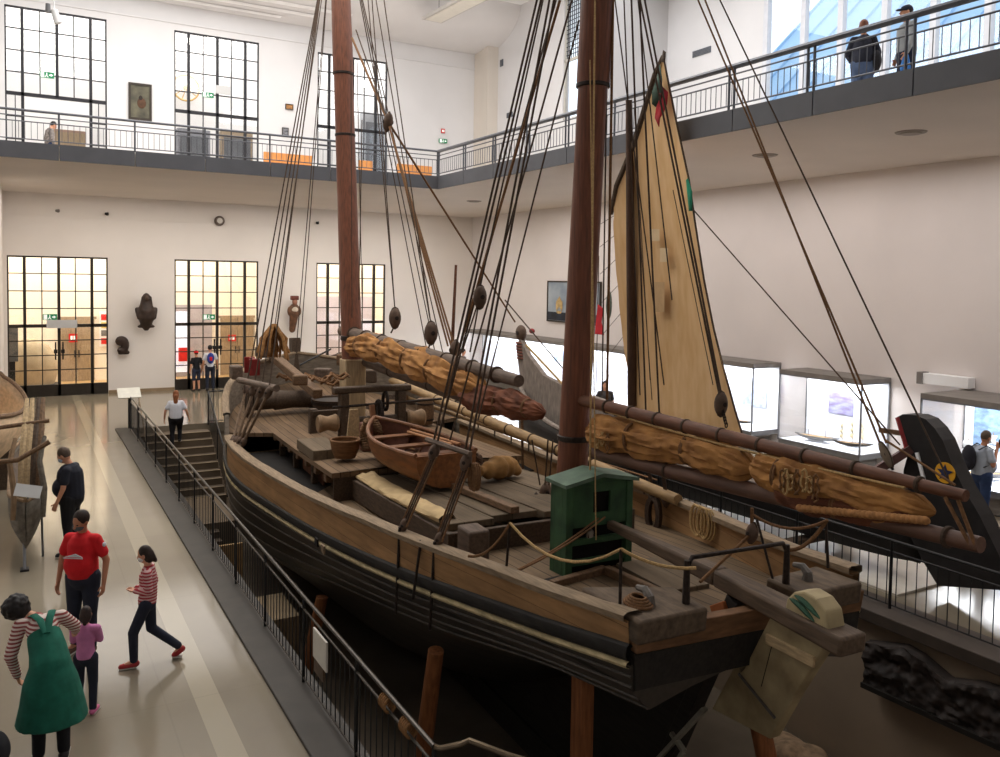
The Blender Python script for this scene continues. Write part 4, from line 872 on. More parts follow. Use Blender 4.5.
for j in range(26): 
    a = sp(800+5*j*1.0, 508+j*.5, v=-.16); m.ell(a, (.03,.045,.035))
m.obj('twisted_rope', mk('hemp_rope', (166,118,72), .9, .2, 30), SHIP)
# rigging --------------------------------------------------------------
def rope(a, b, r=.012, mat=ROPED, sag=0, nm='rope', par=SHIP):
    a, b = V(a), V(b); n = 8 if sag else 1
    pts = [a+(b-a)*i/n - V((0,0,sag*4*(i/n)*(1-i/n))) for i in range(n+1)]
    return MB().tube(pts, r, 6).obj(nm, mat, par)
def block(c, d=(0,0,1), s=.14, mat=BLOCKM, nm='pulley_block', w=.62):
    d = V(d).normalized(); R = d.to_track_quat('Z', 'X').to_matrix()
    o = MB().ell(c, (s*w, s*min(.5, w*1.1), s), R, 14, 9).obj(nm, mat, SHIP)
    MB().tube([V(c)+R @ V((s*w*.8*math.cos(k*PI/6), 0, s*1.05*math.sin(k*PI/6))) for k in range(12)], s*.09, 6, closed=True).obj('strop', ROPED, o)
    MB().lathe([(.0,-s*min(.56,w)), (s*.2,-s*min(.54,w*.95)), (s*.2,s*min(.54,w*.95)), (0,s*min(.56,w))], c, R @ V((0,1,0)), 10).obj('sheave_pin', IRON, o)
    return o
MZH, FRH = mz(11.5), fz(13.4)
# port shrouds of the mizzen with lanyards and chainplates
sheer = []
for k, (bx, by, tx, ty) in enumerate(((404,534,434,452), (439,549,466,462))):
    lo = sp(bx, by, v=-(hb(3.9)-.02) if k == 0 else -(hb(3.0)-.02)); up = sp(tx, ty, v=-1.95+.1*k)
    block(lo+V((0,0,.12)), up-lo, .1, nm='deadeye'); block(up, up-lo, .12, nm='deadeye'); sheer.append(up)
    for j in (-1.5,-.5,.5,1.5): rope(lo+V((0,.06*j,.12)), up+V((0,.06*j,-.05)), .012, ROPEM if abs(j) > 1 else ROPED, nm='lanyard')
    rope(lo+V((-.06,0,.1)), V((-(hb(lo.y)+.07), lo.y, zy(lo.y)-.45)), .02, IRON, nm='chainplate')
    for q in (-.06, .06): rope(up+V((0,q,.05)), MZH+V((-.15,q,0)), .014, nm='shroud')
rope(sheer[0]+V((0,.25,.12)), sheer[1]+V((.0,-.12,.12)), .035, SPARG, nm='sheer_pole')
rope(sp(421,540,v=-2.2), sp(430,600,v=-2.3) if False else V((-2.3,sp(421,540,v=-2.2).y,.55)), .018, IRON, nm='chainplate')
m = MB()
for q in range(7): c = sheer[1]+V((.05,-.12,-.05)); m.tube([c+V((.03*(q%3),.07*math.cos(k*PI/7)+.012*q,-.12+.16*math.sin(k*PI/7))) for k in range(14)], .016, 6, closed=True)
m.obj('hanging_rope_coil', ROPEM, SHIP)
# starboard shrouds of the mizzen
for k, (px, py) in enumerate(((652,508), (666,512))):
    lo = sp(px, py, v=hb(3.6-.5*k)-.04); block(lo+V((0,0,.2)), (0,0,1), .12, nm='deadeye'); block(lo+V((-.12,0,.85)), (0,0,1), .1, nm='deadeye')
    for j in (-1,0,1): rope(lo+V((0,.03*j,.2)), lo+V((-.12,.03*j,.85)), .011, nm='lanyard')
    rope(lo+V((-.12,0,.9)), MZH+V((.15,-.1*k,0)), .014, nm='shroud')
m = MB()
for q in range(8): c = sp(654,505,v=2.0); m.tube([c+V((.03*(q%3),.14*math.cos(k*PI/7)+.012*q,-.16+.26*math.sin(k*PI/7))) for k in range(14)], .018, 6, closed=True)
m.obj('hanging_rope_coil', ROPED, SHIP)
# fore shrouds, port: lanyards in a fan, heavy upper block
ub = []
for k in range(4):
    lo = sp(233+3.5*k, 440+.8*k, v=-2.9+.03*k); up = sp(246+7.5*k, 389+1.2*k, v=-2.45); ub.append(up)
    rope(lo, up, .032, mk('lanyard_wood', (120,98,78), .8, .2, 20), nm='lanyard'); block(up, up-lo, .15, nm='deadeye'); block(lo, up-lo, .12, nm='deadeye')
    rope(up, FRH+V((-.2,.06*k,0)), .016, nm='shroud')
MB().tube([ub[0]+V((-.1,.3,.18)), ub[3]+V((.1,-.3,.12))], .075, 12).obj('sheer_pole', SPARG, SHIP)
for px0, py0, v0 in ((296,352,-1.0), (300,352,-.8), (270,360,-1.6)): rope(sp(px0, py0, v=v0), FRH+V((-.15,.1,0)), .012, nm='backstay')
for px0, py0 in ((431,372), (440,376), (449,380)):
    lo = sp(px0, py0, v=2.75); rope(lo, FRH+V((.2,0,0)), .014, nm='shroud'); block(lo, (0,0,1), .13, nm='deadeye')
# fore gaff topping tackle
for (px, py), tops, at_ in (((395,318), ((368,0),(372,0)), (391,333)), ((431,333), ((376,0),(384,0)), (428,350))):
    c = sp(px, py, v=.1); block(c, (0,0,1), .22)
    for tx, ty in tops: rope(c+V((0,0,.15)), sp(tx, ty, v=.05), .012, nm='topping_lift')
    rope(c-V((0,0,.15)), sp(at_[0], at_[1], v=0), .018, nm='span')
c = sp(388, 122, v=.3); block(c, (0,-.5,1), .22)
rope(sp(352, 38, v=.1), c, .03, ROPEM, nm='halyard'); rope(sp(356,30,v=.15), c, .018, ROPED, nm='halyard')
for q in (0, 1, 2): rope(c, sp(448+4*q, 346+3*q, v=.4), .022, ROPEM, nm='halyard')
E2 = sp(455,350,v=.4); block(E2, (0,-.3,1), .2)
rope(sp(362,120,v=-.05), sp(359,300,v=-.1), .012, nm='halyard'); rope(sp(351,60,v=-.25), sp(352,318,v=-.3), .01, nm='halyard')
rope(sp(357,60,v=.2), sp(362,300,v=.25), .01, nm='halyard')
# forestays of the mizzen and hanging blocks between the masts
c = sp(480, 297, v=-.8); block(c, (0,0,1), .17)
rope(c+V((0,0,.15)), sp(543, 0, v=-.4), .012, nm='runner'); rope(c, sp(462,352,v=-.9), .012, nm='runner'); rope(c, sp(470,352,v=-.8), .012, nm='runner')
for a, b, r_, mt in (((560,0),(445,398),.02,ROPEM), ((556,0),(440,430),.014,ROPED), ((572,0),(450,440),.014,ROPED), ((579,20),(478,420),.012,ROPED)):
    rope(sp(*a, v=-.15), sp(*b, v=-.7), r_, mt, nm='runner')
# lines right of the mizzen mast
for a, b, va, vb, r_, mt in (((608,0),(602,395),.1,.25,.010,ROPED), ((613,0),(607,400),.12,.3,.018,ROPEM), ((624,0),(640,395),.1,.9,.009,ROPED), ((615,0),(664,385),.1,1.2,.009,ROPED), ((638,0),(672,300),.05,.2,.008,ROPED), ((595,0),(590,470),-.22,-.3,.012,ROPEL), ((590,60),(596,540),-.22,-.35,.008,ROPEL)):
    rope(sp(*a, v=va), sp(*b, v=vb), r_, mt, nm='halyard')
c = sp(721, 404, v=.05); block(c, (0,0,1), .13); rope(c+V((0,0,.1)), sp(637, -40, v=.05), .012, nm='topping_lift'); rope(c+V((0,.03,.1)), sp(632, -40, v=.1), .012, nm='topping_lift')
ch = MB()
for k in range(6): 
    q = c+(sp(727,428,v=0)-c)*((k+2)/8); ch.tube([q+(V((.016*math.cos(j*PI/4),0,.03*math.sin(j*PI/4))) if k%2 else V((0,.016*math.cos(j*PI/4),.03*math.sin(j*PI/4)))) for j in range(8)], .007, 5, closed=True)
ch.obj('chain', IRON, SHIP)
tb = sp(886, 455, v=0)
tbk = block(tb, tb-sp(870,420,v=0), .115, mk('block_pale', (128,112,94), .7, .15, 8), w=.34)
for q in (0, .07): rope(tb+V((0,q,.1)), sp(698+q*100, 0, v=.05), .0095, ROPEM, nm='topping_lift')
rope(tb, sp(893,470,v=0), .012, IRON, nm='span')
rope(sp(719,-2,v=.1), sp(958,500,v=.02), .008, nm='signal_halyard')
rope(sp(885,440,v=0), sp(955,485,v=-.02), .01, ROPEM, nm='span'); rope(sp(958,500,v=-.05), sp(975,545,v=-.05), .016, ROPEM, nm='lashing'); rope(sp(945,497,v=-.05), sp(970,545,v=-.05), .016, ROPEM, nm='lashing')
# rail stanchions, rope and iron horse at the stern
for a, b, v_ in (((506,572),(510,523),-1.78), ((620,604),(621,549),-1.45)):
    p, q = sp(*a, v=v_), sp(*b, v=v_); MB().tube([p, q], .016, 8).obj('stanchion', IRON, SHIP)
ra, rb, rc = sp(510,523,v=-1.78), sp(621,549,v=-1.45), sp(696,568,v=-1.0)
rope(sp(468,556,v=-2.15), ra, .016, ROPEM, .12, 'guard_rope'); rope(ra, rb, .016, ROPEL, .26, 'guard_rope'); rope(rb, rc, .016, ROPEL, .06, 'guard_rope')
for q in (0, 1): rope(sp(513+2*q,572,v=-1.7), sp(602+3*q,515+2*q,v=-.1), .012, ROPEM, .05, 'tiller_rope')
tbk = block(sp(590,535,v=-.25), (1,1,.5), .1, mk('block_grey', (140,128,112), .7, .15, 8))
hl, hr_ = V((-.85,-.06,1.5)), V((.62,.08,1.42)); top = V((0,0,.42))
MB().tube([hl, hl+top*.8, hl+top+V((.06,0,.02)), hr_+top+V((-.06,0,.02)), hr_+top*.8, hr_], .024, 8).obj('iron_horse', IRON, SHIP)
for p in (hl, hr_): MB().tube([p+V((0,0,-.05)), p+V((0,0,.42))], [.04,.028], 8).obj('horse_post', IRON, SHIP)
pb_ = sp(752,533,v=.35); block(pb_, (0,-.3,1), .12); rope(pb_, sp(700,582,v=-.4), .018, ROPEM, nm='sheet'); rope(pb_, sp(752,508,v=.35), .02, ROPEM, nm='sheet'); rope(pb_+V((0,0,.2)), sp(828,520,v=.9) , .016, ROPEM, .12, 'guard_rope')
MB().tube([sp(757,520,v=.6), sp(773,580,v=.6)], .014, 8).obj('stanchion', IRON, SHIP); rope(sp(827,520,v=.9), sp(790,550,v=.7), .022, ROPEM, .08, 'guard_rope'); MB().tube([sp(826,522,v=1.1), sp(828,568,v=1.1)], .016, 8).obj('stanchion', IRON, SHIP)
m = MB()
for q in range(7): c = sp(704,522,v=1.95); m.tube([c+V((-.03-.012*(q%3),.05*(q-3)+.12*math.cos(k*PI/7),.0+.22*math.sin(k*PI/7))) for k in range(14)], .014, 6, closed=True)
m.obj('hanging_rope_coil', ROPEL, SHIP)
m = MB()
for q in range(4): c = V((-1.3,.1,1.5)); m.tube([c+V((.12*math.cos(k*PI/7)*(1-.15*q),.16*math.sin(k*PI/7)*(1-.15*q),.02+.02*q)) for k in range(14)], .014, 6, closed=True)
m.obj('deck_rope_coil', ROPEM, SHIP)
block(sp(545,492,z=1.15), (.3,0,1), .16, BLOCKM); block(sp(536,500,z=1.05), (.3,.5,1), .12, IRON); rope(sp(548,440,v=.4), sp(545,485,v=.6), .012, nm='runner'); rope(sp(553,440,v=.4), sp(549,485,v=.6), .012, nm='runner'); rope(sp(532,440,v=.3), sp(540,485,v=.55), .012, nm='runner')
# windlass across the deck before the boat
wl = empty('windlass', (0, 11.7, 0)); wl.parent = SHIP
for x in (-.72, .62): MB().bb(x-.1, x+.1, -.12, .12, .95, 2.0).obj('windlass_post', WOODD, wl, bevel=.02)
MB().beam((-.95,0,2.08), (.85,0,2.08), .24, .14).obj('cross_beam', WOODD, wl, bevel=.03)
for x0, x1 in ((-1.3,-.85), (.75,1.2)): MB().lathe([(.17,0), (.2,.05), (.15,.22), (.2,.40), (.17,.45)], (x0,0,1.36), (1,0,0), 18).obj('drum', mk('drum_wood', (140,112,82), .7, .2, 6), wl)
MB().tube([V((-.85,0,1.36)), V((.75,0,1.36))], .11, 12).obj('barrel', WOODD, wl)
MB().tube([V((-1.0,-.1,1.72)), V((1.6,-.1,1.78))], .03, 8).obj('crank_shaft', IRON, wl)
whl = MB().tube([V((.1, .26*math.cos(k*PI/10), 1.42+.38*math.sin(k*PI/10))) for k in range(20)], .045, 8, closed=True).obj('gear_wheel', IRON, wl)
for k in range(4): MB().tube([V((.1,.26*math.cos(k*PI/4),1.42+.38*math.sin(k*PI/4))), V((.1,-.26*math.cos(k*PI/4),1.42-.38*math.sin(k*PI/4)))], .025, 6).obj('spoke', IRON, whl)
MB().tube([V((.22, -.1+.16*math.cos(k*PI/8), 1.8+.2*math.sin(k*PI/8))) for k in range(16)], .04, 8, closed=True).obj('pinion_wheel', IRON, wl)
# fore deck furniture that belongs to the ship
MB().bb(-1.95, -1.35, 9.6, 10.9, 1.02, 1.22).obj('fore_hatch', HATCH, SHIP, bevel=.015)
MB().beam(sp(268,352,v=-.85), sp(318,394,v=-.8), .24, .22).obj('bowsprit_heel', SPARG if False else WOODM, SHIP, bevel=.03)
for x in (-1.15, -.4): MB().bb(x-.09, x+.09, 12.55, 12.75, .95, 1.55).obj('bowsprit_bitt', WOODD, SHIP, bevel=.02)
MB().bb(-1.2, -.35, 12.5, 12.6, 1.4, 1.52).obj('bitt_beam', WOODD, SHIP, bevel=.02)
MB().lathe([(.18,0), (.24,.06), (.22,.5), (.26,.55), (.22,1.0), (.24,1.44), (.18,1.5)], (-2.0,15.3,1.4), (1,0,0), 18).obj('anchor_drum', WOODD, SHIP)
for x in (-2.1, -.45): MB().bb(x-.07, x+.07, 15.1, 15.5, .95, 1.7).obj('drum_support', WOODD, SHIP, bevel=.02)
ph = MB().bb(-.04, .04, -.3, .3, -.2, .2).obj('port_light_board', mk('red_board', (128,36,32), .6, .2, 6), SHIP, bevel=.01); ph.location = sp(253, 366, v=-2.1)
for q in (-.32, .32): MB().bb(-.15, .1, q-.03, q+.03, -.2, .2).obj('board_end', mk('red_board', (128,36,32)), ph, bevel=.01)
for k, (px, py, u, s) in enumerate(((236,372,15.6,.34), (262,352,18,.3), (345,360,15,.3), (323,374,14.8,.3), (368,376,15.5,.35), (300,380,13.6,.25))):
    c = sp(px, py, u=u); MB().box(c, (s*.8, s*1.4, s), Matrix.Rotation(.3*k, 3, 'Z')).obj('deck_fitting', [SPARG, WOODD, WOODM][k % 3], SHIP, bevel=.04)
MB().bb(-.85, -.45, 9.9, 10.2, 1.05, 1.62).obj('cap_board', mk('red_brown_board', (108,68,52), .7, .15, 5), SHIP, bevel=.03)
MB().prism([V((-1.05,10.4,1.06)), V((-.7,10.4,1.06)), V((-.8,10.4,1.85)), V((-.98,10.4,1.85))], [V((-1.05,10.44,1.06)), V((-.7,10.44,1.06)), V((-.8,10.44,1.85)), V((-.98,10.44,1.85))]).obj('pale_board', WOODL, SHIP)
for k in range(9):
    yy = 4.6+k*.95; MB().tube([V((hb(yy)-.12, yy, zg(yy))), V((hb(yy)-.12, yy, zg(yy)+.32))], .018, 6).obj('rail_pin', IRON, SHIP)
rope(V((hb(4)-.12,4.2,zg(4.2)+.3)), V((hb(12)-.12,12.2,zg(12.2)+.3)), .014, ROPEM, .05, 'guard_rope')
rope(sp(372,300,v=2.9), sp(372,301,v=2.9)+V((0,0,.01)), .01) if False else None
MB().tube([sp(452,350,v=2.7), sp(456,265,v=2.7)], [.05,.035], 8).obj('boathook_pole', SPARB, SHIP)
# bundle of brown rope hung at the fore shrouds
m = MB(); c0 = sp(274, 345, v=-1.7)
for k in range(26):
    a = random.random()*2*PI; r0 = .12*random.random(); q = V((math.cos(a), math.sin(a), 0))
    m.tube([c0+V((0,0,.5))+q*r0*.5, c0+q*(.12+.2*random.random())+V((0,0,.15)), c0+q*(.2+.22*random.random())-V((0,0,.15+.3*random.random()))], [.03,.045,.03], 6)
m.obj('rope_bundle', mk('bundle_rope', (156,112,66), .9, .25, 20), SHIP)
m = MB()
for k in range(7):
    c = sp(285+9*k, 376+3*(k % 3), v=-.6+.2*(k % 2)); m.tube([c+V((.22*math.cos(j*PI/6),.3*math.sin(j*PI/6),.05*math.sin(2*j))) for j in range(12)], .035, 6, closed=True)
m.obj('deck_rope_coil', ROPEM, SHIP)
MB().tube([sp(300,365,v=-.4), sp(331,349,v=.6)], .025, 6).obj('spare_pole', BLACK, SHIP)

rope(sp(577,402,v=-.06), sp(905,488,v=-.06), .012, ROPEL, .05, 'reef_rope')
for n_, (px, py) in enumerate(((782,478), (787,480), (792,481), (797,480), (803,478), (808,482), (815,486), (598,440), (603,438), (608,442))):
    c = sp(px, py, v=-.19); h_ = .10+.03*math.sin(n_*2.3); MB().tube([c+V((.015*math.sin(3*k+n_), .03*math.cos(k*PI/7)+.02*math.sin(n_), h_*math.sin(k*PI/7)-.02)) for k in range(14)], .010, 6, closed=True).obj('reef_rope', ROPEL if n_ % 3 else ROPEM, SHIP)
for a, b, r_, mt in (((283,372,1.6),(345,352,1.9),.045,WOODD), ((336,400,1.3),(392,376,1.35),.05,SPARY), ((240,372,1.9),(300,356,2.0),.05,WOODD)):
    MB().tube([sp(a[0],a[1],z=a[2]), sp(b[0],b[1],z=b[2])], r_, 8).obj('spare_spar', mt, SHIP)
for px, py, z, s in ((336,410,1.12,.2), (392,398,1.1,.25), (410,405,1.0,.2), (372,408,1.05,.16), (283,398,1.2,.16), (420,420,.9,.22)):
    c = sp(px, py, z=z); m = MB()
    for q in range(4): m.tube([c+V((s*(1-.12*q)*math.cos(k*PI/7), s*1.15*(1-.12*q)*math.sin(k*PI/7), .03*q+.015*math.sin(3*k))) for k in range(14)], .026, 6, closed=True)
    m.obj('deck_rope_coil', ROPEM if px % 2 else ROPED, SHIP)
for u in (6.2, 8.8): MB().tube([V((2.25,u,zg(u)-.3)), V((2.2,u,zg(u)+.9))], .03, 8).obj('belaying_post', WOODM, SHIP)
for k in range(5):
    c = sp(395+12*k, 405+8*k, v=2.3); rope(c+V((0,0,.5)), c-V((0,0,.3)), .03, ROPEM if k % 2 else ROPED, nm='hanging_line')

LAPM = mk('plank_lap_highlight', (74,66,57), .5, .3, 7, (4,.5,4))  # lap strips paler than the hull: highlights along the planks set in colour
for sgn in (-1, 1):
    for q in (.16, .36, .56, .78, .97):
        def lp(u):
            t = q*3; k = min(2, int(t)); f_ = t-k; a, b = hull_pt(u, k), hull_pt(u, k+1); return V((sgn*(a[0]+(b[0]-a[0])*f_+.006), u, a[1]+(b[1]-a[1])*f_))
        MB().tube([lp(u) for u in UST[:46]], .016, 6).obj('plank_lap_highlight', LAPM, SHIP)
c = sp(543,506,z=.93); MB().box(c, (.5,.42,.09)).obj('deck_board', WOODM, SHIP, bevel=.012)
for px, py, v_ in ((330,520,-2.72), (322,515,-2.74)): MB().box(V((-(hb(9)+.04), sp(px,py,v=v_).y, zg(9)-.32)), (.03,.14,.12)).obj('scupper', DARKIN if px == 322 else RAILW, SHIP)
# ------------------------------------------------------------------ things lying on the ship
def on_ship(name, p, rz, label, cat, group=None): return empty(name, ship2world(V(p)), -TH+rz, label, cat, group)
# rowing dinghy: transom aft, bow forward, clinker hull
DV = mk('dinghy_varnish', (128,80,42), .5, .22, 5, (3,.6,3), bump=.15, spec=.4); DI = mk('dinghy_inside', (92,54,38), .65, .25, 5, (3,.6,3)); DR = mk('dinghy_rim', (122,80,50), .55, .2, 6)
dy = on_ship('dinghy', (-.72, 7.75, zdk(7.75)+.63), math.radians(4), 'small varnished wooden rowing dinghy lying on the ship hatch', 'dinghy')
DL = 3.0
def dsec(t): return .68*(1-max(0, (t-.35)/.65)**2.3)*(1-.18*max(0, (.35-t)/.35)**2)
def drim(t): return .56+.20*max(0, t-.4)**1.6*1.6
def dk(t, a): 
    w = max(dsec(t), .012); h = drim(t); kz = .0+.25*max(0, t-.75)**1.2*1.6
    th = PI*a; return V((-w*math.cos(th), (t-.5)*DL+.12*max(0,t-.8)*(1-math.sin(th)), h-(h-kz)*math.sin(th)**.75))
MB().grid(lambda a, b: dk(a, b), 40, 21).obj('hull', DV, dy, solid=.0)
MB().grid(lambda a, b: dk(a, b)*.97+V((0,0,.022)), 40, 21).obj('lining', DI, dy)
tr_ = [dk(0, k/14) for k in range(15)]; MB().prism([p+V((0,-.03,0)) for p in tr_], [p+V((0,.02,0)) for p in tr_]).obj('transom', DV, dy, smooth=False)
for s_ in (0, 1): MB().tube([dk(i/24, s_)+V((0,0,.012)) for i in range(25)], .038, 8).obj('gunwale', DR, dy)
for t in (.24, .5, .74): 
    w = dsec(t)*.95; MB().bb(-w, w, (t-.5)*DL-.11, (t-.5)*DL+.11, drim(t)-.17, drim(t)-.13).obj('thwart', DR, dy, bevel=.008)
for k in range(6):
    t = .12+.13*k; MB().tube([dk(t, i/12)*.955+V((0,0,.03)) for i in range(13)], .014, 6).obj('rib', DR, dy)
MB().beam((0,DL*.47,.05), (0,DL*.56,.93), .07, .1, (1,0,0)).obj('bow_post', DR, dy, bevel=.01)
MB().bb(-.03, .03, -DL*.45, DL*.45, -.05, .02).obj('keel', DR, dy)
m = MB()
for k in range(14): 
    c = V((-.1,DL*.47+.04,.15+.04*k)); m.tube([c+V((.18*math.cos(j*PI/5+.3*k),.13*math.sin(j*PI/5),.02*math.sin(j*2+k))) for j in range(10)], .03, 6, closed=True)
m.obj('rope_fender', mk('fender_rope', (128,98,70), .95, .3, 25), dy)
m = MB()
for k in range(7):
    m.tube([V((-.25+.25*math.cos(j*PI/6)*(1-.08*k)+.3*(k%2), .1*k-.4+.35*math.sin(j*PI/6), .16+.03*k)) for j in range(12)], .022, 6, closed=True)
m.obj('rope_coil', ROPEM, dy)
for k, x in enumerate((.22, .36)): tag(MB().tube([ship2world(V((-.72+x+.1,6.5,zdk(6.5)+1.22))), ship2world(V((-.72+x,8.3+.2*k,zdk(8)+1.2)))], .028, 8).obj('oar', mk('oar_wood', (170,118,76), .6, .2, 6)), ['wooden oar lying across the dinghy, near the hull side', 'wooden oar lying across the dinghy, by its far gunwale'][k], 'oar')
m = MB()
for k in range(9): m.ell((-.34+.085*k, .03*math.sin(k*2), .02*math.sin(k*3)), (.12, .23-.022*abs(k-4)+.03*(k%2), .21-.02*abs(k-4)+.03*(k%3 == 0)))
m.ell((-.50,.02,.02), (.07,.09,.09)); m.ell((-.58,.03,.03), (.05,.13,.12)); m.ell((.34,.1,-.1), (.1,.1,.1)); m.ell((.34,-.12,-.1), (.1,.1,.1))
so = m.remesh('canvas_sack', mk('sack_tan', (146,108,62), .9, .2, 6, bump=.3), voxel=.03, loc=ship2world(V((.62, 6.7, zdk(6.6)+.46+.25)))); so.rotation_euler = (0,0,.4); tag(so, 'tan canvas sack lying on the ship hatch behind the dinghy', 'sack')
m = MB()
for q in range(9): m.tube([V((.2*math.cos(k*PI/7+q)*(1-.05*q),.24*math.sin(k*PI/7+q),.03+.03*q+.03*math.sin(k*3+q))) for k in range(14)], .03, 6, closed=True)
o = m.obj('rope_coil', mk('dark_coil_rope', (84,62,46), .95, .25, 25), loc=ship2world(V((.45, 7.5, zdk(7.3)+.55)))); tag(o, 'heap of dark rope on the hatch beside the tan sack', 'rope')
bk = on_ship('wicker_basket', (-1.42, 9.25, 1.12), .2, 'round wicker basket standing on the fore deck at the bow of the dinghy', 'basket')
WK = planks('wicker', (120,86,56), 2, .03, 0, .25, .35, .85, .5)
MB().lathe([(.2,0), (.26,.15), (.29,.34), (.27,.34), (.24,.16), (.18,.03), (0,.03)], n=24).obj('body', WK, bk); MB().tube([V((.28*math.cos(k*PI/10), .28*math.sin(k*PI/10), .34)) for k in range(20)], .022, 6, closed=True).obj('rim', ROPEM, bk)
tb_ = on_ship('wooden_tub', (-.15, 14.3, fdz(14.3)+.06), 0, 'dark oval wooden tub on the fore deck beside the far mast', 'tub')
MB().lathe([(.42,0), (.55,.3), (.6,.5), (.55,.5), (.5,.3), (.4,.06), (0,.06)], n=28).obj('body', WOODD, tb_); MB().lathe([(.575,.38), (.60,.38), (.605,.46), (.58,.46)], n=28).obj('hoop', IRON, tb_)
for k, (u, v, r_, lb) in enumerate(((12.6, 1.6, .22, 'dark wooden barrel on the far side of the fore deck'), (16.4, .6, .25, 'dark wooden barrel near the bow of the ship'))):
    b_ = on_ship('barrel', (v, u, fdz(u)+.06), 0, lb, 'barrel'); MB().lathe([(r_*.85,0), (r_,.3), (r_*.85,.62), (r_*.75,.62), (0,.58)], n=20).obj('staves', WOODM, b_)
    for z in (.12, .5): MB().lathe([(r_*.96,z-.02), (r_*.98,z-.02), (r_*.98,z+.02), (r_*.96,z+.02)], n=20).obj('hoop', IRON, b_)
# props holding the hull up
PROP = mk('prop_wood', (150,94,56), .75, .25, 5, (5,5,.6), bump=.3)
def prop(a, b, r, lb, sq=False):
    a, b = ship2world(V(a)), ship2world(V(b)); o = (MB().beam(a, b, r*1.9, r*1.6, (1,0,0)) if sq else MB().tube([a, (a+b)/2, b], [r*.9, r, r*.95], 14)).obj('prop_post', PROP, bevel=.01 if sq else 0); tag(o, lb, 'post')
a = sp(436, 652, v=-1.95); prop(a+V((0,0,.02)), sp(417, 800, z=-2.45), .115, 'round leaning timber prop under the port side, middle of the ship')
a = sp(583, 677, v=-.95); prop(a+V((0,0,.08)), (-.95, a.y, -2.45), .11, 'square upright timber prop under the stern', True)
a = sp(322, 604, v=-2.35); prop(a+V((0,0,.12)), sp(303, 690, z=-2.45), .11, 'short round timber prop behind the notice on the railing')
prop((.75, .75, .3), (1.1, .2, -2.45), .12, 'round timber prop behind the rudder')
# carved dark relief board on the right pit wall
P0, P1, P2, P3 = at(864,641,X=10.28), at(864,682,X=10.28), at(1012,749,X=10.28), at(1012,694,X=10.28)
rb = empty('carved_board', P1, 0, 'long black weathered timber board hanging on the right wall of the pit', 'timber board')
def rbf(a, b):
    t = min(1, max(0, (b-.08)/.84)); lo = P1+(P2-P1)*a; hi = P0+(P3-P0)*a+V((0,0,.13*max(0, 1-abs(a-.3)/.3)-.1*max(0,1-abs(a-.62)/.2))); p = lo+(hi-lo)*t
    d = .05+.07*noise.noise(V((a*9, t*4, 1)))+.04*noise.noise(V((a*22, t*10, 3))); return V((p.x-(d if .08 < b < .92 and .01 < a < .99 else -.12), p.y, p.z))-P1
MB().grid(rbf, 80, 30).obj('board', mk('charred_timber', (50,42,38), .7, .4, 8, bump=.4), rb); MB().beam(P1-P1+V((-.02,0,-.02)), P2-P1+V((-.02,0,-.02)), .12, .07).obj('lower_batten', WALE, rb)
m = MB()
for k in range(14): m.ell((9.9+.3*random.random(), 6.6+.16*k, -2.42), (.3, .25, .1+.08*random.random()))
tag(m.remesh('gravel_mound', mk('gravel', (150,124,98), .9, .25, 8, bump=.4), voxel=.05), 'low mound of brown gravel at the foot of the right pit wall', 'gravel')['kind'] = 'stuff'

# ------------------------------------------------------------------ the black painted boat with the large tan sail, right of the ship
BX = 11.95
PB = mk('black_boat_paint', (34,31,31), .5, .25, 6, bump=.1); REDP = mk('boat_red', (140,40,40), .6, .2, 6); GRB = mk('boat_grey_wood', (134,122,112), .8, .2, 4, (1,3,1), bump=.2)
bt = empty('painted_boat', (BX, 0, 0), 0, 'long black painted boat with curved prow and large tan sail, behind the right railing', 'boat')
def bp(px, py, X=BX-.1): q = at(px, py, X=X); return (q.y, q.z)
BY0, BY1 = 7.75, 19.6
def bw(y):
    t = (y-BY0)/(BY1-BY0); return .92*max(0, min(1, math.sin(PI*min(1, max(0, t)))**.55))
def bg(y):
    t = (y-BY0)/(BY1-BY0); return 1.02+.9*max(0, (t-.72)/.28)**2+.55*max(0, (.2-t)/.2)**1.5
m = MB()
m.grid(lambda a, b: (lambda y: V([(-bw(y)-.02, y, bg(y)), (-bw(y)*.88-.02, y, .62), (-bw(y)*.7-.02, y, .38), (0, y, .36), (bw(y)*.7+.02, y, .38), (bw(y)*.88+.02, y, .62), (bw(y)+.02, y, bg(y))][round(b*6)]))(BY0+(BY1-BY0)*a), 40, 7)
m.obj('hull', PB, bt, solid=.05)
for s_ in (-1, 1): MB().tube([V((s_*(bw(BY0+(BY1-BY0)*i/30)+.02), BY0+(BY1-BY0)*i/30, bg(BY0+(BY1-BY0)*i/30)+.02)) for i in range(31)], .06, 8).obj('gunwale', GRB, bt)
MB().grid(lambda a, b: V(((b-.5)*1.7*bw(BY0+.8+(BY1-BY0-1.6)*a), BY0+.8+(BY1-BY0-1.6)*a, .75)), 24, 3).obj('bottom_boards', GRB, bt)
outer = [bp(*q) for q in ((905,414),(918,415),(928,419),(937,428),(945,440),(955,465),(966,488),(982,515),(1002,556),(1012,590))]
inner = [bp(*q) for q in ((899,417),(903,430),(907,443),(910,455),(906,470),(905,492),(906,510),(912,535),(925,560),(940,585))]
ring = outer+inner[::-1]
pw = MB().prism([V((-.16,y,z)) for y, z in ring], [V((.16,y,z)) for y, z in ring]).obj('prow', PB, bt, smooth=False)
MB().tube([V((-.13,y-.01,z)) for y, z in inner[:4]], .05, 8).obj('red_edge', REDP, pw)
ey, ez = bp(944, 473, BX-.2); 
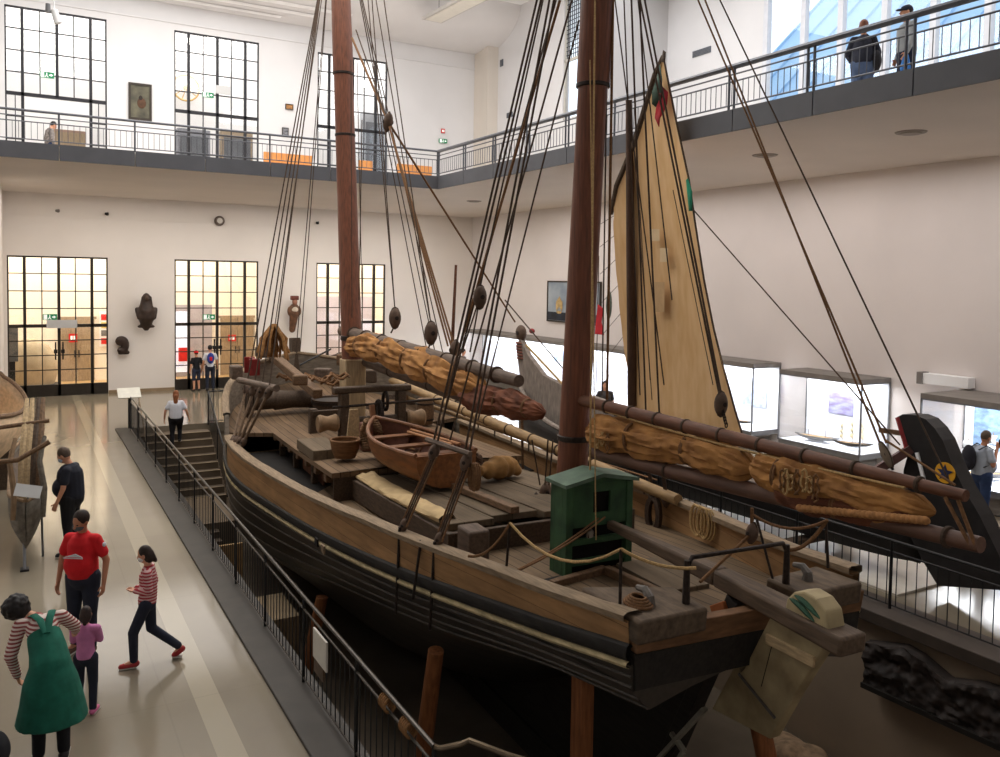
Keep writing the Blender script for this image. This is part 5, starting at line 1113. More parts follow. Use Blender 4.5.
MB().lathe([(0,0), (.155,0), (.155,.012), (0,.012)], (-.165,ey,ez), (-1,0,0), 28).obj('yellow_disc', mk('emblem_yellow', (226,164,40), .5, .08, 6), pw)
stp = [(.13 if k % 2 == 0 else .055, PI/2+k*PI/5) for k in range(10)]
MB().prism([V((-.178, ey+r*math.cos(a), ez+r*math.sin(a))) for r, a in stp], [V((-.186, ey+r*math.cos(a), ez+r*math.sin(a))) for r, a in stp]).obj('blue_star', mk('emblem_blue', (44,50,84), .5, .1, 6), pw, smooth=False)
y1, z1 = bp(920, 452); y2, z2 = bp(928, 482)
MB().beam((-.18,y1,z1), (-.18,y2,z2), .03, .05).obj('white_mark', W_WHITE, pw); MB().beam((-.1,*bp(880,430)), (-.1,*bp(926,437)), .07, .07).obj('thole_bar', WOODM, bt)
MB().beam((-.35,*bp(885,470)), (-.1,*bp(912,448)), .3, .12).obj('foredeck_board', mk('boat_brown', (92,62,56), .7, .2, 5), bt)
# high grey stern blade with a block on top
STX = 11.75
sring = [at(*q, X=STX) for q in ((518,345),(522,338),(530,355),(545,375),(570,388),(590,395),(612,402),(612,425),(585,428),(555,430),(532,420),(524,395))]
MB().prism([V((q.x-BX-.07, q.y, q.z)) for q in sring], [V((q.x-BX+.07, q.y, q.z)) for q in sring]).obj('stern_blade', GRB, bt, smooth=False, bevel=.01)
p = at(521, 333, X=STX); blk = MB().ell((p.x-BX, p.y, p.z), (.12,.22,.22)).obj('pulley_block', BLOCKM, bt); MB().lathe([(0,-.14), (.06,-.13), (.06,.13), (0,.14)], (p.x-BX,p.y,p.z), (1,0,0), 12).obj('sheave_pin', IRON, blk)
q = at(532, 331, X=STX); MB().ell((q.x-BX, q.y, q.z), (.04,.14,.07)).obj('red_cloth', REDP, bt)
m = MB()
for k in range(6): c = at(521+.3*k, 343+3*k, X=STX); m.tube([V((c.x-BX+.12*math.cos(j*PI/5), c.y+.16*math.sin(j*PI/5), c.z)) for j in range(10)], .03, 6, closed=True)
m.obj('rope_turns', mk('red_brown_rope', (130,84,70), .9, .25, 20), bt)
def bw2(px, py, X=None):
    d = 0.0 if X is None else X-BX; X = BX
    for _ in range(6): q = at(px, py, X=X); X = BX+d-.13*max(0, q.z-.5)
    q = at(px, py, X=X); return V((q.x-BX, q.y, q.z))
MB().tube([bw2(526,345,BX-.1), bw2(570,392)], .03, 6).obj('rope', ROPEL, bt); MB().tube([bw2(505,300,BX-.1), bw2(566,372)], .018, 6).obj('rope', ROPED, bt)
for q in ((388,122), (391,126)): rope(sp(*q, v=.3), world2ship(at(515, 322, X=STX-.15)), .022, ROPEM, nm='halyard')
# mast, yard, sail
MB().tube([bw2(629,100), bw2(630.5,240), bw2(632.5,405)], [.07,.095,.11], 12).obj('mast', mk('boat_mast', (74,52,38), .6, .2, 6, (5,5,.5)), bt)
YL = [(663,56),(655,75),(634,145),(617,186),(611,214)]
MB().tube([bw2(*q, BX+.04) for q in YL], [.04,.06,.07,.07,.05], 8).obj('yard', WOODD, bt)
lf = [(661,62),(636,146),(616,192),(613,222),(616,272),(622,330),(626,366),(633,402),(640,440)]
rt = [(664,60),(676,120),(689,180),(695,222),(704,280),(714,330),(723,366),(735,410),(744,440)]
def along(L, t):
    k = min(int(t*(len(L)-1)), len(L)-2); q = t*(len(L)-1)-k; return (L[k][0]+(L[k+1][0]-L[k][0])*q, L[k][1]+(L[k+1][1]-L[k][1])*q)
def sailf(a, b):
    l, r = along(lf, a), along(rt, a); edge = 1.5*noise.noise(V((a*18, 0, 5)))
    return bw2(l[0]+(r[0]-l[0])*b + (edge if b == 0 else 0), l[1]+(r[1]-l[1])*b, BX+.03+.12*math.sin(PI*b)*math.sin(PI*min(1,a*1.1))+.02*noise.noise(V((a*6, b*3, 2))))
SCL = mk('sail_cloth', (222,186,140), .9, .08, 2.0, (1,3,.7), col2=(206,164,112), bump=.08, detail=8)
sl = MB().grid(sailf, 60, 24).obj('sail', SCL, bt)
def patch(cx_, cy_, w, h, c, nm):
    MB().grid(lambda a, b: bw2(cx_-w/2+w*a, cy_-h/2+h*b, BX+.0), 3, 3).obj(nm, c, sl)
patch(659,297,11,30,mk('sail_patch', (196,162,120), .9, .06, 5),'sail_patch'); patch(655,235,9,12,mk('sail_patch_pale', (222,196,156), .9, .06, 5),'sail_patch'); patch(664,255,8,14,mk('sail_patch_pale', (222,196,156)),'sail_patch')
MB().tube([bw2(l[0], l[1], BX+.04) for l in rt], .02, 6).obj('bolt_rope', ROPED, sl)
for k in range(8):
    l = along(lf, .35+.06*k); MB().tube([bw2(l[0], l[1], BX+.04), bw2(l[0]-13-k, l[1]+8+3*k, BX+.1)], .006, 5).obj('lacing', ROPED, sl)
for a, b in (((673,190),(713,385)), ((634,150),(652,400)), ((640,210),(650,380))): MB().tube([bw2(*a, BX-.15), bw2(*b, BX-.15)], .009, 6).obj('reef_line', ROPED, bt)
FG, FR_ = mk('flag_green', (56,74,62), .85, .2, 6), mk('flag_red', (170,44,52), .85, .15, 6)
def flag(nm, pts, mat):
    P = [bw2(px, py, BX-.12+.05*math.sin(k*2)) for k, (px, py) in enumerate(pts)]; c = sum(P, V((0,0,0)))/len(P)
    MB().add([c]+P, [(0, i+1, (i+1) % len(P)+1) for i in range(len(P))]).obj(nm, mat, bt, solid=.012, fix=False)
flag('flag_green_half', [(660,64),(657,78),(652,92),(652,104),(657,108),(661,98),(662,80)], FG)
flag('flag_red_half', [(661,80),(662,86),(668,92),(667,104),(664,112),(660,118),(659,127),(655,118),(656,108),(660,98)], FR_)
flag('green_pennant', [(686,180),(688,178),(692,192),(692,211),(689,211)], mk('pennant_green', (44,140,108), .85, .15, 6))
flag('mast_head_cap', [(663,50),(666,52),(665,62),(661,62)], WOODD)
MB().tube([bw2(690,206), bw2(900,445)], .012, 6).obj('sheet_rope', ROPED, bt)
rp_ = empty('hanging_pennants', at(598,318,X=12.9), 0, 'small red pennant hanging beside the brown mast below the seascape', 'pennant')
MB().prism([V((-.02,.0,.35)), V((-.02,-.22,.25)), V((-.02,-.16,-.1)), V((-.02,-.28,-.42)), V((-.02,.1,-.42))], [V((.0,.0,.35)), V((.0,-.22,.25)), V((.0,-.16,-.1)), V((.0,-.28,-.42)), V((.0,.1,-.42))]).obj('cloth', mk('pennant_red', (190,44,52), .85, .12, 6), rp_, smooth=False); MB().tube([V((0,.02,1.6)), V((0,.02,-2.6))], .012, 6).obj('line', ROPED, rp_)
q = at(609, 305, X=12.9); tag(MB().ell((0,0,0), (.03,.12,.36)).tube([V((0,0,.3)), V((0,.03,1.2))], .008, 5).obj('hanging_streamer', mk('streamer_grey', (96,104,92), .85, .2, 8), loc=q), 'grey green streamer hanging at the left edge of the large sail', 'streamer')
for y in (9.6, 13.5, 17.6):
    cd = empty('boat_cradle', (BX, y, 0), 0, {9.6: 'dark wooden cradle under the near end of the black boat', 13.5: 'dark wooden cradle under the middle of the black boat', 17.6: 'dark wooden cradle under the far end of the black boat'}[y], 'cradle')
    MB().bb(-.9, .9, -.1, .1, .2, .29).obj('beam', WOODD, cd); 
    for x in (-.7, .7): MB().bb(x-.08, x+.08, -.1, .1, .035, .2).obj('foot', WOODD, cd)
tag(MB().bb(11.2, 12.9, 7.6, 19.8, 0, .035).obj('boat_platform', mk('platform_reflection', (206,196,180), .4, .08, 3), smooth=False), 'low platform under the black boat, floor reflection in its pale colour', 'platform')  # bright reflection of the floor is put into the platform colour

# ------------------------------------------------------------------ the narrow boat at the left edge
lb_ = empty('outrigger_canoe', (.03, 14.7, 0), 0, 'narrow grey wooden boat set on a stand at the left edge, upright slats on it', 'boat')
GW = mk('canoe_grey', (112,104,92), .75, .25, 5, (3,.6,3), bump=.25); CR = mk('canoe_rim', (136,110,82), .7, .2, 6)
def cw(t): return .23*min(1, ((t+.0004)/.10))**.5*(1 if t < .8 else (1-t)/.2*.7+.3)
MB().grid(lambda a, b: V((-cw(a)*math.cos(PI*b), .05+4.6*a, (1.02+.12*a)-(.72-.25*a)*math.sin(PI*b)**.7)), 30, 15).obj('hull', GW, lb_, solid=.025)
MB().grid(lambda a, b: V(((b-.5)*1.9*cw(a), .3+4.2*a, .92+.15*a)), 14, 3).obj('deck', WOODD, lb_)
for s_ in (-1, 1): MB().tube([V((s_*cw(i/20), .05+4.6*i/20, 1.04+.12*i/20)) for i in range(21)], .03, 8).obj('gunwale', CR, lb_)
for x, c in ((-.05, WOODL), (.03, WOODL), (.12, WOODD), (.19, WOODM)):
    MB().tube([V((x-.02, .5, .95)), V((x, .55, 1.5)), V((x+.05, .9, 2.0)), V((x+.09, 1.4, 2.45))], [.028,.034,.034,.022], 6, flat=1.6).obj('upright_slat', c, lb_)
MB().tube([V((-1.0,.25,1.62)), V((-.1,.2,1.66)), V((.34,.25,1.9))], .04, 8).obj('cross_pole', WOODM, lb_)
MB().tube([V((-1.0,1.0,2.0)), V((.36,1.0,2.12))], .035, 8).obj('cross_pole', WOODM, lb_)
for x, c in ((-.17, CR), (.24, GW)): MB().tube([V((x,.1,.75)), V((x+.02,.1,1.2)), V((x-.04,.3,1.6)), V((x+.04,.5,1.95))], [.035,.045,.04,.03], 8).obj('curved_stem', c, lb_)
MB().tube([V((-.02,-.12,.02)), V((-.02,.2,.5))], .022, 8).obj('stand_leg', CASE, lb_); MB().tube([V((-.0,3.4,.02)), V((.0,3.4,.62))], .022, 8).obj('stand_leg', CASE, lb_); MB().bb(-.08, .04, -.18, -.02, 0, .03).obj('stand_foot', STEEL, lb_); MB().tube([V((.24,.5,.0)), V((.22,.5,.95))], .018, 8).obj('stand_leg', CASE, lb_)
pl = empty('label_placard', at(28, 491, Y=14.5), 0, 'white sloping label placard on the front of the narrow boat at the left', 'sign')
MB().box((0,0,0), (.36,.02,.19), Matrix.Rotation(math.radians(-25), 3, 'X') @ Matrix.Rotation(math.radians(14), 3, 'Y')).obj('card', mk('card_white', (206,206,204), .5, .03, 6), pl); MB().tube([V((0,.02,-.02)), V((0,.10,-.14))], .015).obj('bracket', CASE, pl)
hb_ = empty('pale_boat', (-1.02, 21.8, 0), 0, 'pale wooden boat hull lying beyond the narrow boat at the left edge', 'boat')
MB().grid(lambda a, b: V((-.95*math.sin(PI*min(.97,max(.03,a)))**.5*math.cos(PI*b)*.9+.25, -3.4+8*a, 1.5-1.0*math.sin(PI*b)**.8+.3*(2*a-1)**2)), 26, 13).obj('hull', mk('pale_hull', (208,178,142), .6, .15, 4, (3,.6,3)), hb_, solid=.04)
MB().tube([V((.25+.86*math.sin(PI*min(.97,max(.03,i/20)))**.5, -3.4+8*i/20, 1.52+.3*(2*i/20-1)**2)) for i in range(21)], .05, 8).obj('gunwale', WOODM, hb_)
for y in (-1.5, 2): MB().bb(-.4, .8, y-.08, y+.08, 0, .62).obj('trestle', WOODD, hb_)
# ------------------------------------------------------------------ people
SKIN = mk('skin', (206,150,120), .6, .06, 6); SKIN2 = mk('skin_tan', (184,128,98), .6, .06, 6)
def clothm(key, c, v=.12): return mk(key, c, .9, v, 9, bump=.1)
STD = dict(pel=(0,0,.95), wai=(0,.0,1.10), che=(0,.01,1.30), nec=(0,0,1.47), hea=(0,.03,1.635), shL=(-.175,0,1.40), shR=(.175,0,1.40), elL=(-.245,-.03,1.13), elR=(.245,-.03,1.13),
           wrL=(-.25,.06,.88), wrR=(.25,.06,.88), hiL=(-.095,0,.93), hiR=(.095,0,.93), knL=(-.105,.02,.50), knR=(.105,.02,.50), anL=(-.11,-.02,.085), anR=(.11,-.02,.085), toL=(-.13,.15,.035), toR=(.13,.15,.035))
def person(label, loc, rz, H, pose, shirt, sleeve, trous, shoes, hair, hstyle='short', mask=None, girth=1.0, skin=SKIN, vox=.012, group=None, shorts=False, cuff=None, grip=0.0, neckline=True):
    k = H/1.75; J = {n: V(p) for n, p in STD.items()}
    for n, p in pose.items(): J[n] = V(p)
    J = {n: p*k for n, p in J.items()}; r = lambda x: x*k; g = girth
    root = empty('person', loc, rz, label, 'person', group)
    head_d = (J['hea']-J['nec']); up = head_d.normalized(); fw = V(pose.get('look', (0,1,-.1))).normalized(); sd = fw.cross(up).normalized(); up = sd.cross(fw).normalized()
    HR = Matrix((sd, fw, up)).transposed()
    hc = J['hea']+up*r(.012)
    b = MB()
    b.ell(hc, (r(.074), r(.094), r(.118)), HR, 20, 14); b.ell(hc+HR @ V((0,.035,-.06))*k, (r(.056), r(.06), r(.065)), HR)
    b.caps(hc+HR @ V((0,.085,.01))*k, hc+HR @ V((0,.108,-.022))*k, r(.010), r(.017), 8)
    for s in (-1, 1): b.ell(hc+HR @ V((s*.078,-.005,-.01))*k, (r(.016), r(.024), r(.034)), HR, 8, 6)
    b.caps(J['nec']-V((0,0,r(.03))), hc-up*r(.07), r(.056), r(.052))
    b.caps(J['wai'], J['che'], r(.122)*g, r(.13)*g, 16); b.caps(J['pel'], J['wai'], r(.135)*g, r(.12)*g, 16)
    b.caps(J['shL'], J['shR'], r(.058), r(.058)); b.caps(J['che'], J['nec']-V((0,0,r(.05))), r(.12)*g, r(.075))
    for S, s in (('L', -1), ('R', 1)):
        b.caps(J['sh'+S], J['el'+S], r(.05), r(.04)); b.caps(J['el'+S], J['wr'+S], r(.04), r(.026))
        b.caps(J['hi'+S], J['kn'+S], r(.088)*g, r(.058)); b.caps(J['kn'+S], J['an'+S], r(.056), r(.038)); b.caps(J['an'+S], J['to'+S], r(.04), r(.032))
        d = (J['wr'+S]-J['el'+S]).normalized(); fwd = V((0,1,0)); ax = fwd-d*fwd.dot(d)
        if ax.length < .2: ax = V((0,0,1))-d*d.z
        ax.normalize(); inn = d.cross(ax)*(1 if S == 'R' else -1); inn = inn if inn.dot(V((-s,0,0))) > 0 else -inn
        w = J['wr'+S]
        for q in (-.022, 0, .022): b.caps(w+ax*r(q*.7), w+d*r(.085)+ax*r(q), r(.017), r(.015), 8)
        for q, ln in ((-.030,.062), (-.010,.074), (.010,.078), (.030,.070)):
            p0 = w+d*r(.085)+ax*r(q); c1 = .35+grip; d1 = (d*math.cos(c1)+inn*math.sin(c1)); d2 = (d*math.cos(c1*2.4)+inn*math.sin(c1*2.4))
            p1 = p0+d1*r(ln*.55); b.caps(p0, p1, r(.0105), r(.0095), 7); b.caps(p1, p1+d2*r(ln*.5), r(.0095), r(.008), 7)
        t0 = w+d*r(.03)+ax*r(.026); t1 = t0+(d*.6+ax*.75+inn*.25).normalized()*r(.042); b.caps(t0, t1, r(.0125), r(.011), 7); b.caps(t1, t1+(d*.9+ax*.25+inn*.35).normalized()*r(.032), r(.011), r(.009), 7)
    b.remesh('body', skin, root, max(vox*.62, .0075)*max(k, .75), 3)
    if vox < .02:
        for s in (-1, 1):
            MB().ell(hc+HR @ V((s*.031,.083,.015))*k, (r(.013), r(.009), r(.008)), HR, 10, 6).obj('eye', mk('eye_dark', (40,30,26), .3, .1, 9), root)
        MB().caps(hc+HR @ V((-.02,.094,-.052))*k, hc+HR @ V((.02,.094,-.052))*k, r(.006), r(.006), 6).obj('mouth', mk('lip', (150,80,76), .6, .1, 9), root)
    # hair
    h = MB()
    h.ell(hc+HR @ V((0,-.022,.028))*k, (r(.086), r(.098), r(.108)), HR, 18, 12)
    if hstyle in ('long', 'bob', 'curly', 'pony'):
        h.ell(hc+HR @ V((0,-.045,-.03))*k, (r(.094), r(.082), r(.12)), HR)
    if hstyle == 'long': h.caps(hc+HR @ V((0,-.07,-.05))*k, J['nec']+V((0,-r(.10),-r(.08))), r(.085), r(.06))
    if hstyle == 'pony': h.caps(hc+HR @ V((0,-.09,.0))*k, hc+HR @ V((0,-.11,-.14))*k, r(.045), r(.03))
    if hstyle == 'braids':
        for s in (-1, 1): h.caps(hc+HR @ V((s*.085,-.03,-.04))*k, hc+HR @ V((s*.10,-.02,-.17))*k, r(.03), r(.018))
        h.ell(hc+HR @ V((0,-.045,-.03))*k, (r(.09), r(.078), r(.11)), HR)
    if hstyle == 'curly':
        for q in range(46):
            a = q*2.4; z = -0.9+1.8*q/45; rr = (1-z*z)**.5; dd = V((rr*math.cos(a), rr*math.sin(a)-.35, z*.95+.12))
            if dd.y > .45 and dd.z < .35: continue
            h.ell(hc+HR @ (dd*.105)*k, (r(.036),)*3, None, 8, 6)
    if hstyle != 'bald': h.remesh('hair', hair, root, max(vox*.8, .01), 3)
    if mask:
        MB().ell(hc+HR @ V((0,.052,-.048))*k, (r(.066), r(.064), r(.052)), HR, 16, 10).obj('face_mask', mask, root)
    # clothes
    if shirt:
        c = MB(); e = r(.016)
        wr_ = .122 if g < 1.1 else .132; c.caps(J['wai'], J['che'], r(wr_)*g+e, r(.128)*g+e, 16); c.caps(J['pel']+V((0,0,r(.03))), J['wai'], r(.135)*g+e, r(wr_)*g+e, 16); c.caps(J['shL'], J['shR'], r(.052)+e, r(.052)+e); c.caps(J['che'], J['nec']-V((0,0,r(.065))), r(.12)*g+e, r(.08)+e)
        if g > 1.15: c.ell(J['wai']+V((0,r(.07)*g,0)), (r(.15)*g, r(.13)*g, r(.18)))
        for S in 'LR':
            if sleeve == 'long': c.caps(J['sh'+S], J['el'+S], r(.05)+e, r(.045)+e); c.caps(J['el'+S], J['wr'+S], r(.042)+e*.9, r(.03)+e*.8)
            elif sleeve == 'short': c.caps(J['sh'+S], J['sh'+S].lerp(J['el'+S], .62), r(.048)+e, r(.054)+e)
        c.remesh('shirt', shirt, root, vox, 4)
    if trous:
        c = MB(); e = r(.014); c.caps(J['pel']-V((0,0,r(.02))), J['pel']+V((0,0,r(.06))), r(.137)*g+e*.6, r(.13)*g+e*.4, 16)
        for S in 'LR':
            c.caps(J['hi'+S], J['kn'+S], r(.088)*g+e, r(.062)+e)
            if not shorts: c.caps(J['kn'+S], J['kn'+S].lerp(J['an'+S], .93), r(.058)+e, r(.046)+e)
        c.remesh('trousers' if not shorts else 'shorts', trous, root, vox, 4)
    if shoes:
        for S in 'LR':
            c = MB(); a, t = J['an'+S], J['to'+S]; dd = (t-a); dz = V((dd.x, dd.y, 0)).normalized()
            c.caps(a-V((0,0,r(.03)))-dz*r(.03), t, r(.05), r(.042)); o = c.remesh('shoe', shoes, root, max(vox*.8, .01), 2)
            if vox < .02: 
                m0 = a-V((0,0,r(.035)))-dz*r(.035); MB().beam(V((m0.x,m0.y,min(a.z-r(.06),t.z-r(.02)))), V((t.x,t.y,t.z-r(.025)))+dz*r(.03), r(.085), r(.022)).obj('sole', mk('sole_pale', (196,190,180), .7, .08, 8), o, bevel=r(.008))
    return root, J, hc, HR, k
NAVY = clothm('navy_cloth', (34,36,46)); JEANS = clothm('dark_jeans', (38,42,56)); REDS = clothm('red_shirt', (206,32,38), .08); BLK = clothm('black_cloth', (28,28,32)); WHT = clothm('white_cloth', (214,214,220), .05)
HAIRB = mk('dark_brown_hair', (48,34,28), .6, .3, 30); HAIRK = mk('black_hair', (30,25,24), .6, .3, 30); HAIRG = mk('greying_hair', (92,76,64), .7, .2, 30); HAIRR = mk('red_blonde_hair', (136,80,44), .6, .2, 30)
MASKB = mk('blue_mask', (176,196,220), .8, .04, 8); MASKG = mk('grey_mask', (92,98,104), .8, .06, 8); MASKW = mk('white_mask', (222,222,220), .8, .04, 8)
BRSH = mk('brown_shoe', (86,58,46), .6, .15, 10); REDSH = mk('red_sneaker', (160,46,48), .7, .12, 10); DKSH = mk('dark_shoe', (38,34,34), .6, .15, 10)
p = at(65, 450, Z=1.73)
person('man in navy t-shirt and blue face mask looking down at the narrow boat', (p.x+.08, p.y, 0), math.radians(66), 1.78, dict(hea=(0,.10,1.60), look=(.1,1,-.55), elL=(-.25,.02,1.13), wrL=(-.24,.12,.90), elR=(.27,-.04,1.14), wrR=(.24,.10,.92)), NAVY, 'short', BLK, DKSH, HAIRG, 'short', MASKB, 1.38, SKIN)
r0, J, hc, HR, k = person('man in red t-shirt, dark jeans and grey face mask on the walkway', (.62, 11.1, 0), math.radians(146), 1.76, dict(hea=(-.02,.07,1.615), look=(.35,1,-.6), elL=(-.275,-.03,1.13), elR=(.275,-.03,1.13), wrL=(-.285,.05,.87), wrR=(.28,.05,.87), shL=(-.165,0,1.385), shR=(.165,0,1.385), anL=(-.12,.03,.085), toL=(-.15,.2,.035)), REDS, 'short', JEANS, BRSH, HAIRB, 'short', MASKG, 1.18, SKIN2)
pr = MB(); pr.prism([V((-.12,.205,1.235)), V((-.03,.205,1.275)), V((.03,.205,1.255)), V((.10,.205,1.235))], [V((-.12,.215,1.235)), V((-.03,.215,1.275)), V((.03,.215,1.255)), V((.10,.215,1.235))]); pr.bb(-.12, .12, .205, .213, 1.215, 1.225); pr.obj('shirt_print', WHT, r0, smooth=False)
MB().ell((-.265,-.005,1.33), (.02,.03,.03)).obj('sleeve_badge', WHT, r0)
person('girl in red and white striped jumper and red sneakers striding to the left', (1.27, 10.4, 0), math.radians(76), 1.40, dict(look=(.15,1,-.35), hea=(0,.05,1.63), elL=(-.23,-.03,1.16), wrL=(-.05,.17,1.12), elR=(.23,-.05,1.16), wrR=(.05,.17,1.13), knL=(-.10,.2,.52), anL=(-.10,.19,.10), toL=(-.11,.36,.04), knR=(.10,-.02,.50), anR=(.10,-.42,.17), toR=(.11,-.34,.05), pel=(0,.02,.93), hiL=(-.09,.03,.92), hiR=(.09,0,.92)),
       stripes('striped_jumper', (168,52,62), (214,176,172), .036), 'long', JEANS, REDSH, HAIRB, 'pony', MASKW, .86, SKIN, .0105)
# woman in a green pinafore bending forward
WP = at(50, 775, Z=0)
r1, J, hc, HR, k = person('woman in green pinafore dress and striped top bending over beside the small girl', (.21, 8.72, 0), math.radians(-2), 1.66, dict(pel=(0,-.06,.94), wai=(-.02,.03,1.10), che=(-.07,.20,1.27), nec=(-.13,.33,1.37), hea=(-.31,.43,1.42), look=(-.5,.7,-.75), shL=(-.27,.27,1.31), shR=(.10,.25,1.35), elL=(-.35,.20,1.04), wrL=(-.30,.30,.80), elR=(.22,.38,1.18), wrR=(.23,.58,1.05), hiL=(-.1,-.06,.92), hiR=(.1,-.06,.92)),
       stripes('striped_top', (150,74,72), (224,206,196), .034), 'long', BLK, DKSH, HAIRK, 'curly', None, 1.05, SKIN, .011)
GD = clothm('green_pinafore', (30,100,82), .16)
m = MB(); q_ = lambda *p: V(p)*k
m.caps(q_(0,-.06,.98), q_(-.02,.03,1.10), .190*k, .172*k, 18); m.caps(q_(-.02,.03,1.10), q_(-.05,.125,1.195), .172*k, .160*k, 18)
m.tube([q_(0,-.05,1.02), q_(0,-.07,.85), q_(.01,-.08,.65), q_(.01,-.09,.46)], [.18*k,.245*k,.285*k,.325*k], 24)
pf = m.remesh('pinafore', GD, r1, .014, 4)
for s, pts in ((-1, ((-.035,.0,1.30), (-.09,.10,1.40), (-.15,.20,1.425), (-.18,.31,1.375), (-.15,.37,1.25))), (1, ((-.03,.0,1.30), (-.005,.11,1.405), (.015,.22,1.435), (.02,.325,1.39), (.0,.37,1.25)))):
    MB().tube([q_(*p) for p in pts], .036*k, 8, flat=.3).obj('strap', GD, pf)
person('small girl in pink top and dark leggings standing close to the woman', (.55, 9.5, 0), math.radians(-20), 1.13, dict(look=(-.2,1,-.2), hea=(0,.02,1.62), elL=(-.2,.06,1.2), wrL=(-.1,.2,1.2), elR=(.2,.06,1.2), wrR=(.1,.2,1.25)), clothm('pink_top', (206,128,176), .1), 'long', JEANS, mk('pink_shoe', (204,104,146), .7, .1, 9), HAIRB, 'pony', None, .95, SKIN, .0105)
# people further away
person('woman in white t-shirt and black trousers climbing the stone stairs', (3.9, 25.78, -.515), math.radians(-12), 1.68, dict(knR=(.1,.16,.60), anR=(.1,.1,.26), toR=(.11,.27,.21), elL=(-.3,-.02,1.14), wrL=(-.33,.04,.9), elR=(.3,-.02,1.14), wrR=(.36,.06,.93)), WHT, 'short', BLK, DKSH, HAIRR, 'long', None, 1.38, SKIN, .016)
rk, J, hc, HR, k = person('person in red cap and dark shorts standing before the middle glass door', (5.95, 34.3, 0), math.radians(12), 1.58, {}, BLK, 'short', clothm('dark_shorts', (46,52,72)), DKSH, HAIRB, 'short', None, 1.0, SKIN, .02, shorts=True)
MB().ell(hc+V((0,-.01,.04)), (.085,.10,.075)).obj('cap', REDS, rk); MB().bb(-.06, .06, .07, .16, hc.z+.03, hc.z+.045).obj('cap_peak', REDS, rk)
rk, J, hc, HR, k = person('person in white t-shirt with blue backpack before the middle glass door', (6.45, 34.2, 0), math.radians(-5), 1.78, dict(elR=(.25,.0,1.15), wrR=(.28,.1,.95)), WHT, 'short', JEANS, DKSH, HAIRK, 'short', None, .95, SKIN, .02)
m = MB(); m.ell((0,-.19*k,1.28*k), (.14*k,.10*k,.22*k)); m.ell((0,-.24*k,1.18*k), (.11*k,.07*k,.1*k)); m.remesh('backpack', clothm('blue_backpack', (46,64,140), .2), rk, .02); MB().bb(-.05, .05, -.32*k, -.29*k, 1.2*k, 1.34*k).obj('backpack_pocket', REDS, rk, bevel=.01)
# man at the right
rm, J, hc, HR, k = person('man in grey t-shirt and jeans with backpack by the large right showcase', (16.2, 9.3, 0), math.radians(-112), 1.80, dict(hea=(0,.06,1.62), look=(0,1,-.35), elR=(.26,.02,1.15), wrR=(.12,.2,1.45), elL=(-.25,-.03,1.14), wrL=(-.24,.14,.93)), clothm('grey_tee', (164,172,184), .06), 'short', clothm('blue_jeans', (42,60,96)), DKSH, HAIRG, 'short', MASKW, 1.28, SKIN2, .013)
m = MB(); m.ell((-.02,-.27*k,1.25*k), (.16*k,.11*k,.25*k)); m.ell((0,-.33*k,1.13*k), (.12*k,.07*k,.1*k)); m.remesh('backpack', clothm('dark_backpack', (36,36,44), .2), rm, .016)
for s in (-1, 1): MB().tube([V((s*.12,-.18,1.42))*k, V((s*.13,-.02,1.50))*k, V((s*.13,.16,1.40))*k, V((s*.14,.17,1.2))*k, V((s*.17,-.1,1.1))*k], .024, 6, flat=.4).obj('backpack_strap', BLK, rm)
MB().box(J['wrR']+V((-.0,.06,.09)), (.08,.012,.15)).obj('phone', BLACK, rm, bevel=.004)
# gallery visitors on the right
rg, J, hc, HR, k = person('woman with red-brown hair in a dark jacket behind the right gallery railing', (13.35, 10.15, ZG), math.radians(-50), 1.68, dict(elL=(-.27,.04,1.14), wrL=(-.2,.22,1.05), elR=(.27,.02,1.14), wrR=(.25,.1,.9)), clothm('dark_jacket', (44,46,58), .2), 'long', clothm('faded_jeans', (86,104,136)), BRSH, mk('auburn_hair', (124,74,48), .6, .25, 30), 'bob', None, 1.3, SKIN, .015)
m = MB(); m.ell((.24*k,.0,.98*k), (.09,.16,.2)); m.remesh('shoulder_bag', clothm('black_bag', (40,38,42)), rg, .02); MB().tube([V((.24,0,1.14))*k, V((.15,.12,1.4))*k, V((.05,.0,1.5))*k, V((.14,-.12,1.38))*k, V((.24,-.03,1.14))*k], .012, 6).obj('bag_strap', BLK, rg)
rg, J, hc, HR, k = person('man in grey hoodie and dark cap carrying a blue bag on the right gallery', (13.45, 9.35, ZG), math.radians(62), 1.74, dict(look=(.1,1,0), elR=(.25,-.05,1.14), wrR=(.25,.05,.9), elL=(-.25,.02,1.13), wrL=(-.25,.12,.9)), clothm('grey_hoodie', (150,154,156), .08), 'long', clothm('navy_trousers', (40,44,62)), BRSH, HAIRB, 'short', None, 1.15, SKIN, .015)
MB().ell(hc+V((0,-.01,.05)), (.092,.108,.075)).obj('cap', clothm('dark_cap', (44,48,64)), rg); MB().ell(hc+V((0,.11,.035)), (.065,.075,.012)).obj('cap_peak', clothm('dark_cap', (44,48,64)), rg)
m = MB(); m.caps((-.24*k,.13*k,.62*k), (-.24*k,.13*k,.82*k), .09, .05); tag(m.remesh('blue_bag', clothm('bag_blue', (58,118,190), .15), voxel=.015, loc=rg.location), 'bright blue bag held by the man in the cap', 'bag').rotation_euler = rg.rotation_euler
person('distant visitor in patterned shirt behind the left gallery railing', (.83, 30.6, ZG), math.radians(-70), 1.72, dict(hea=(0,.12,1.58), look=(0,1,-.5)), mk('plaid_shirt', (134,126,122), .9, .4, 22), 'long', clothm('blue_jeans', (42,60,96)), DKSH, HAIRK, 'short', None, 1.05, SKIN, .022)
